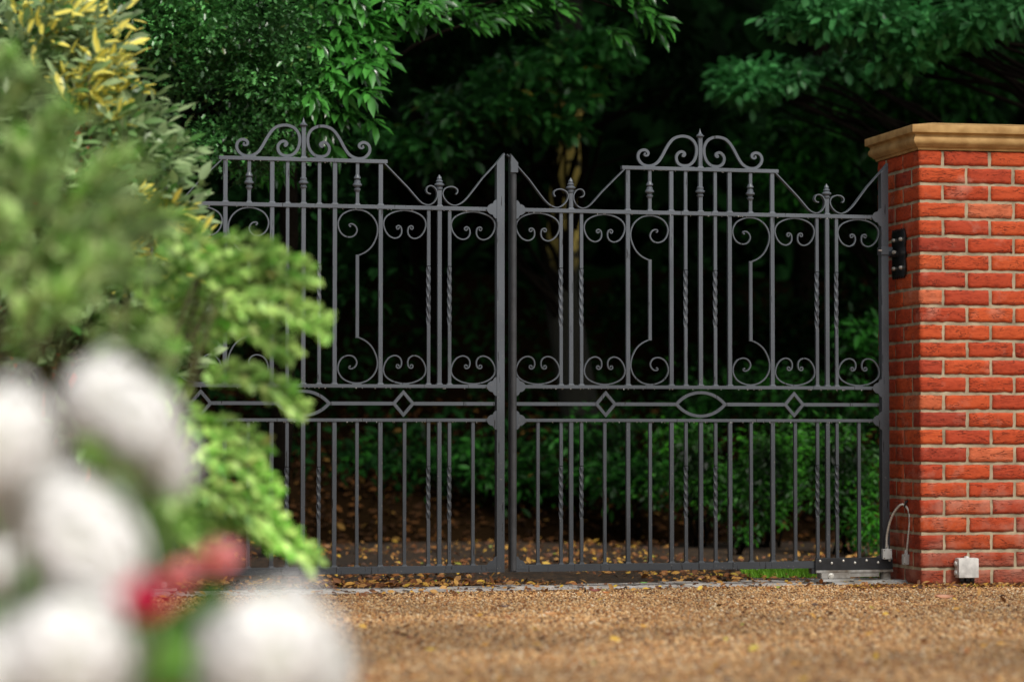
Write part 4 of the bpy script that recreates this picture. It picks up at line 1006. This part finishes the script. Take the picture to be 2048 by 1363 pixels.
feathery('feathery_conifer', (-1.15, 5.6, 0), [
 (60,420,150,230,36,0),(80,520,290,330,36,0),(20,330,90,170,36,.1),(0,500,60,300,40,.1),(120,560,330,430,36,.1),(100,650,280,540,30,0),(0,640,190,520,44,.1),(20,720,140,600,40,.1),
 (160,700,340,690,30,.1),(200,760,340,800,30,.1),(230,900,340,960,30,.2),(180,820,360,1010,36,.1),(-60,600,40,440,44,0),(-40,260,40,130,36,.3),(0,420,120,320,40,.2),(20,560,150,420,40,.3),(150,600,260,470,34,.2)], FRB, 'blurred pale green feathery conifer filling the left edge of the picture', 5.2)
# ------------------------------------------------------------------ near flowers
PET = mat_simple('white_petal', (.96, .95, .94), .6, 0, .04, 20, .05, .001, col2=(.92, .91, .88))
NEARL = mat_leaf('hydrangea_leaf', (.05, .16, .02), (.16, .34, .05), trans=.3, rough=.4, clump=4, warm=(.4, .3, .05))
def floret_mesh():
    n = 210; L = 1.0
    i = np.arange(n)+.5; z = 1-2*i/n; a = i*2.39996
    dirv = np.stack([np.sqrt(1-z*z)*np.cos(a), np.sqrt(1-z*z)*np.sin(a), z], 1)
    ctr = dirv*np.array([.078, .078, .098]); ctr *= (1-.12*np.maximum(0, z))[:, None]
    ctr *= np.array([1+.42*noise.noise(Vector(q)*2.2) for q in dirv])[:, None]
    pos = []; d = []; nn = []
    t = norm(np.cross(dirv, np.array([.3, .2, .93]))); s = np.cross(dirv, t)
    for k in range(4):
        q = k*math.pi/2+RNG.random(n)*.4
        dk = t*np.cos(q)[:, None]+s*np.sin(q)[:, None]+dirv*.15
        pos.append(ctr-dirv*.004*k/4); d.append(dk); nn.append(dirv+rvec(n)*.2)
    return np.concatenate(pos), np.concatenate(d), np.concatenate(nn)
fp, fd, fn = floret_mesh()
T_ob = leaves('flower_head', fp, fd, fn, .023, 'oval', PET, None, wid=2.2)
head_me = T_ob.data; bpy.data.objects.remove(T_ob)
core = MB(); core.lathe([(.0, -.088), (.045, -.075), (.068, -.04), (.074, 0), (.068, .04), (.045, .072), (.0, .088)], 0, 0, 16)
core_ob = core.build('flower_core', mat_simple('green_flower_core', (.84, .85, .76), .8, 0, .2, 30, .3, .003), None, smooth=True); core_me = core_ob.data; bpy.data.objects.remove(core_ob)
hb = Vector((-.50, 3.25, 0)); hr = empty('white_hydrangea', hb); tag(hr, 'hydrangea bush with big blurred white flower heads in the near left corner', 'flowering shrub')
heads = [(205, 790, 3.4, 0.55, 0.55, 0.53, 0.3), (270, 835, 3.4, 0.57, 0.57, 0.64, -0.8), (325, 900, 3.45, 0.42, 0.42, 0.57, -0.5), (5, 880, 3.1, 0.7, 0.74, 0.68, 0.4), (55, 985, 3.2, 0.57, 0.57, 0.74, -0.5), (170, 1085, 3.1, 0.7, 0.72, 0.85, -0.6), (225, 1140, 3.2, 0.41, 0.41, 0.55, -0.3), (130, 1310, 3.0, 0.77, 0.75, 0.74, 0.9), (200, 1350, 3.1, 0.41, 0.41, 0.55, 0.2), (540, 1305, 3.2, 0.88, 0.92, 0.85, 0.6), (625, 1345, 3.25, 0.57, 0.57, 0.61, 0.1), (0, 1130, 4.0, 0.37, 0.37, 0.46, 0.2), (0, 1355, 3.0, 0.55, 0.55, 0.55, 0)]
mb = MB(); LP = [[], [], [], []]
for (x, y, Y, sx_, sy_, sz_, ti) in heads:
    p = P(x, y, Y)
    o = link(bpy.data.objects.new('flower_head', head_me), hr); o.location = p-hb; o.scale = (sx_, sy_, sz_); o.rotation_euler = (0, ti, 0)
    c_ = link(bpy.data.objects.new('flower_core', core_me), o)
    st = Vector((hb.x+random.uniform(-.05, .05), hb.y, 0)) if x < 500 else Vector((p.x-.06, p.y+.05, -.0))
    pp = limb_path(st, p-Vector((0, -.02, .05)), .02, 7, .012)
    mb.tube([q-hb for q in pp], [.004]*8, 6)
    for j in (3, 4, 5, 6):
        for sg in (1, -1):
            a = random.random()*6.28; LP[0].append(pp[j]-hb); LP[1].append(Vector((math.cos(a), math.sin(a)*.6, .15))); LP[2].append(Vector((0, -.3, 1))); LP[3].append(random.uniform(.05, .085))
for (x, y, Y) in ((250,960,4.2),(290,1010,4.2),(330,1060,4.3),(210,930,4.1),(230,980,4.2),(300,960,4.3),(10,1040,4.1),(40,1080,4.2),(60,1150,4.1),(30,1240,4.0),(70,1190,4.2),(370,1240,4.0),(385,1215,4.0),(350,1280,4.0),(360,1340,3.8),(380,1290,3.9),(330,1310,3.9),(400,1250,4.0),(290,1340,3.9)):
    for j in range(5):
        LP[0].append(P(x+random.uniform(-15, 15), y+random.uniform(-15, 15), Y)-hb); LP[1].append(Vector((random.uniform(-.6, .6), random.uniform(-.3, .3), random.uniform(-1, .4)))); LP[2].append(Vector((random.uniform(-.4, .4), -1, .5))); LP[3].append(random.uniform(.05, .09))
mb.build('stem', TWIG, hr, smooth=True)
leaves('foliage', np.array(LP[0]), np.array(LP[1]), np.array(LP[2]), np.array(LP[3]), 'oval', NEARL, hr, wid=1.5)
RED = mat_simple('crimson_petal', (.85, .02, .14), .5, 0, .3, 30, .1, .001); PINK = mat_simple('pink_petal', (1.0, .42, .42), .5, 0, .25, 30, .1, .001)
def bloom(px, py, Y, size, mat, label):
    p = P(px, py, Y); b = Vector((p.x, p.y+.05, 0)); root = empty('red_flower', b); tag(root, label, 'flower', None)
    n = 14; i = np.arange(n); a = i*2.4; r = .25+.75*i/n
    d = np.stack([np.cos(a)*r, np.sin(a)*r*.8-.2, 1.15-.7*i/n], 1)
    pos = np.tile(np.array(p-b), (n, 1)); nn = np.stack([np.cos(a), np.sin(a), np.full(n, -.4)], 1)
    leaves('petals', pos, d, nn, size*(.8+.3*RNG.random(n)), 'oval', mat, root, wid=2.2)
    mb = MB(); mb.tube([q-b for q in limb_path(b, p, 0, 5, .006)], [.003]*6, 6); mb.build('stem', TWIG, root, smooth=True)
bloom(430, 1150, 4.2, .062, PINK, 'pink flower, the right one of the two rosy blooms below the shrubs')
bloom(358, 1180, 4.0, .045, PINK, 'small pink flower touching the larger pink bloom on its left')
bloom(290, 1235, 2.8, .042, RED, 'crimson flower between the white hydrangea heads')
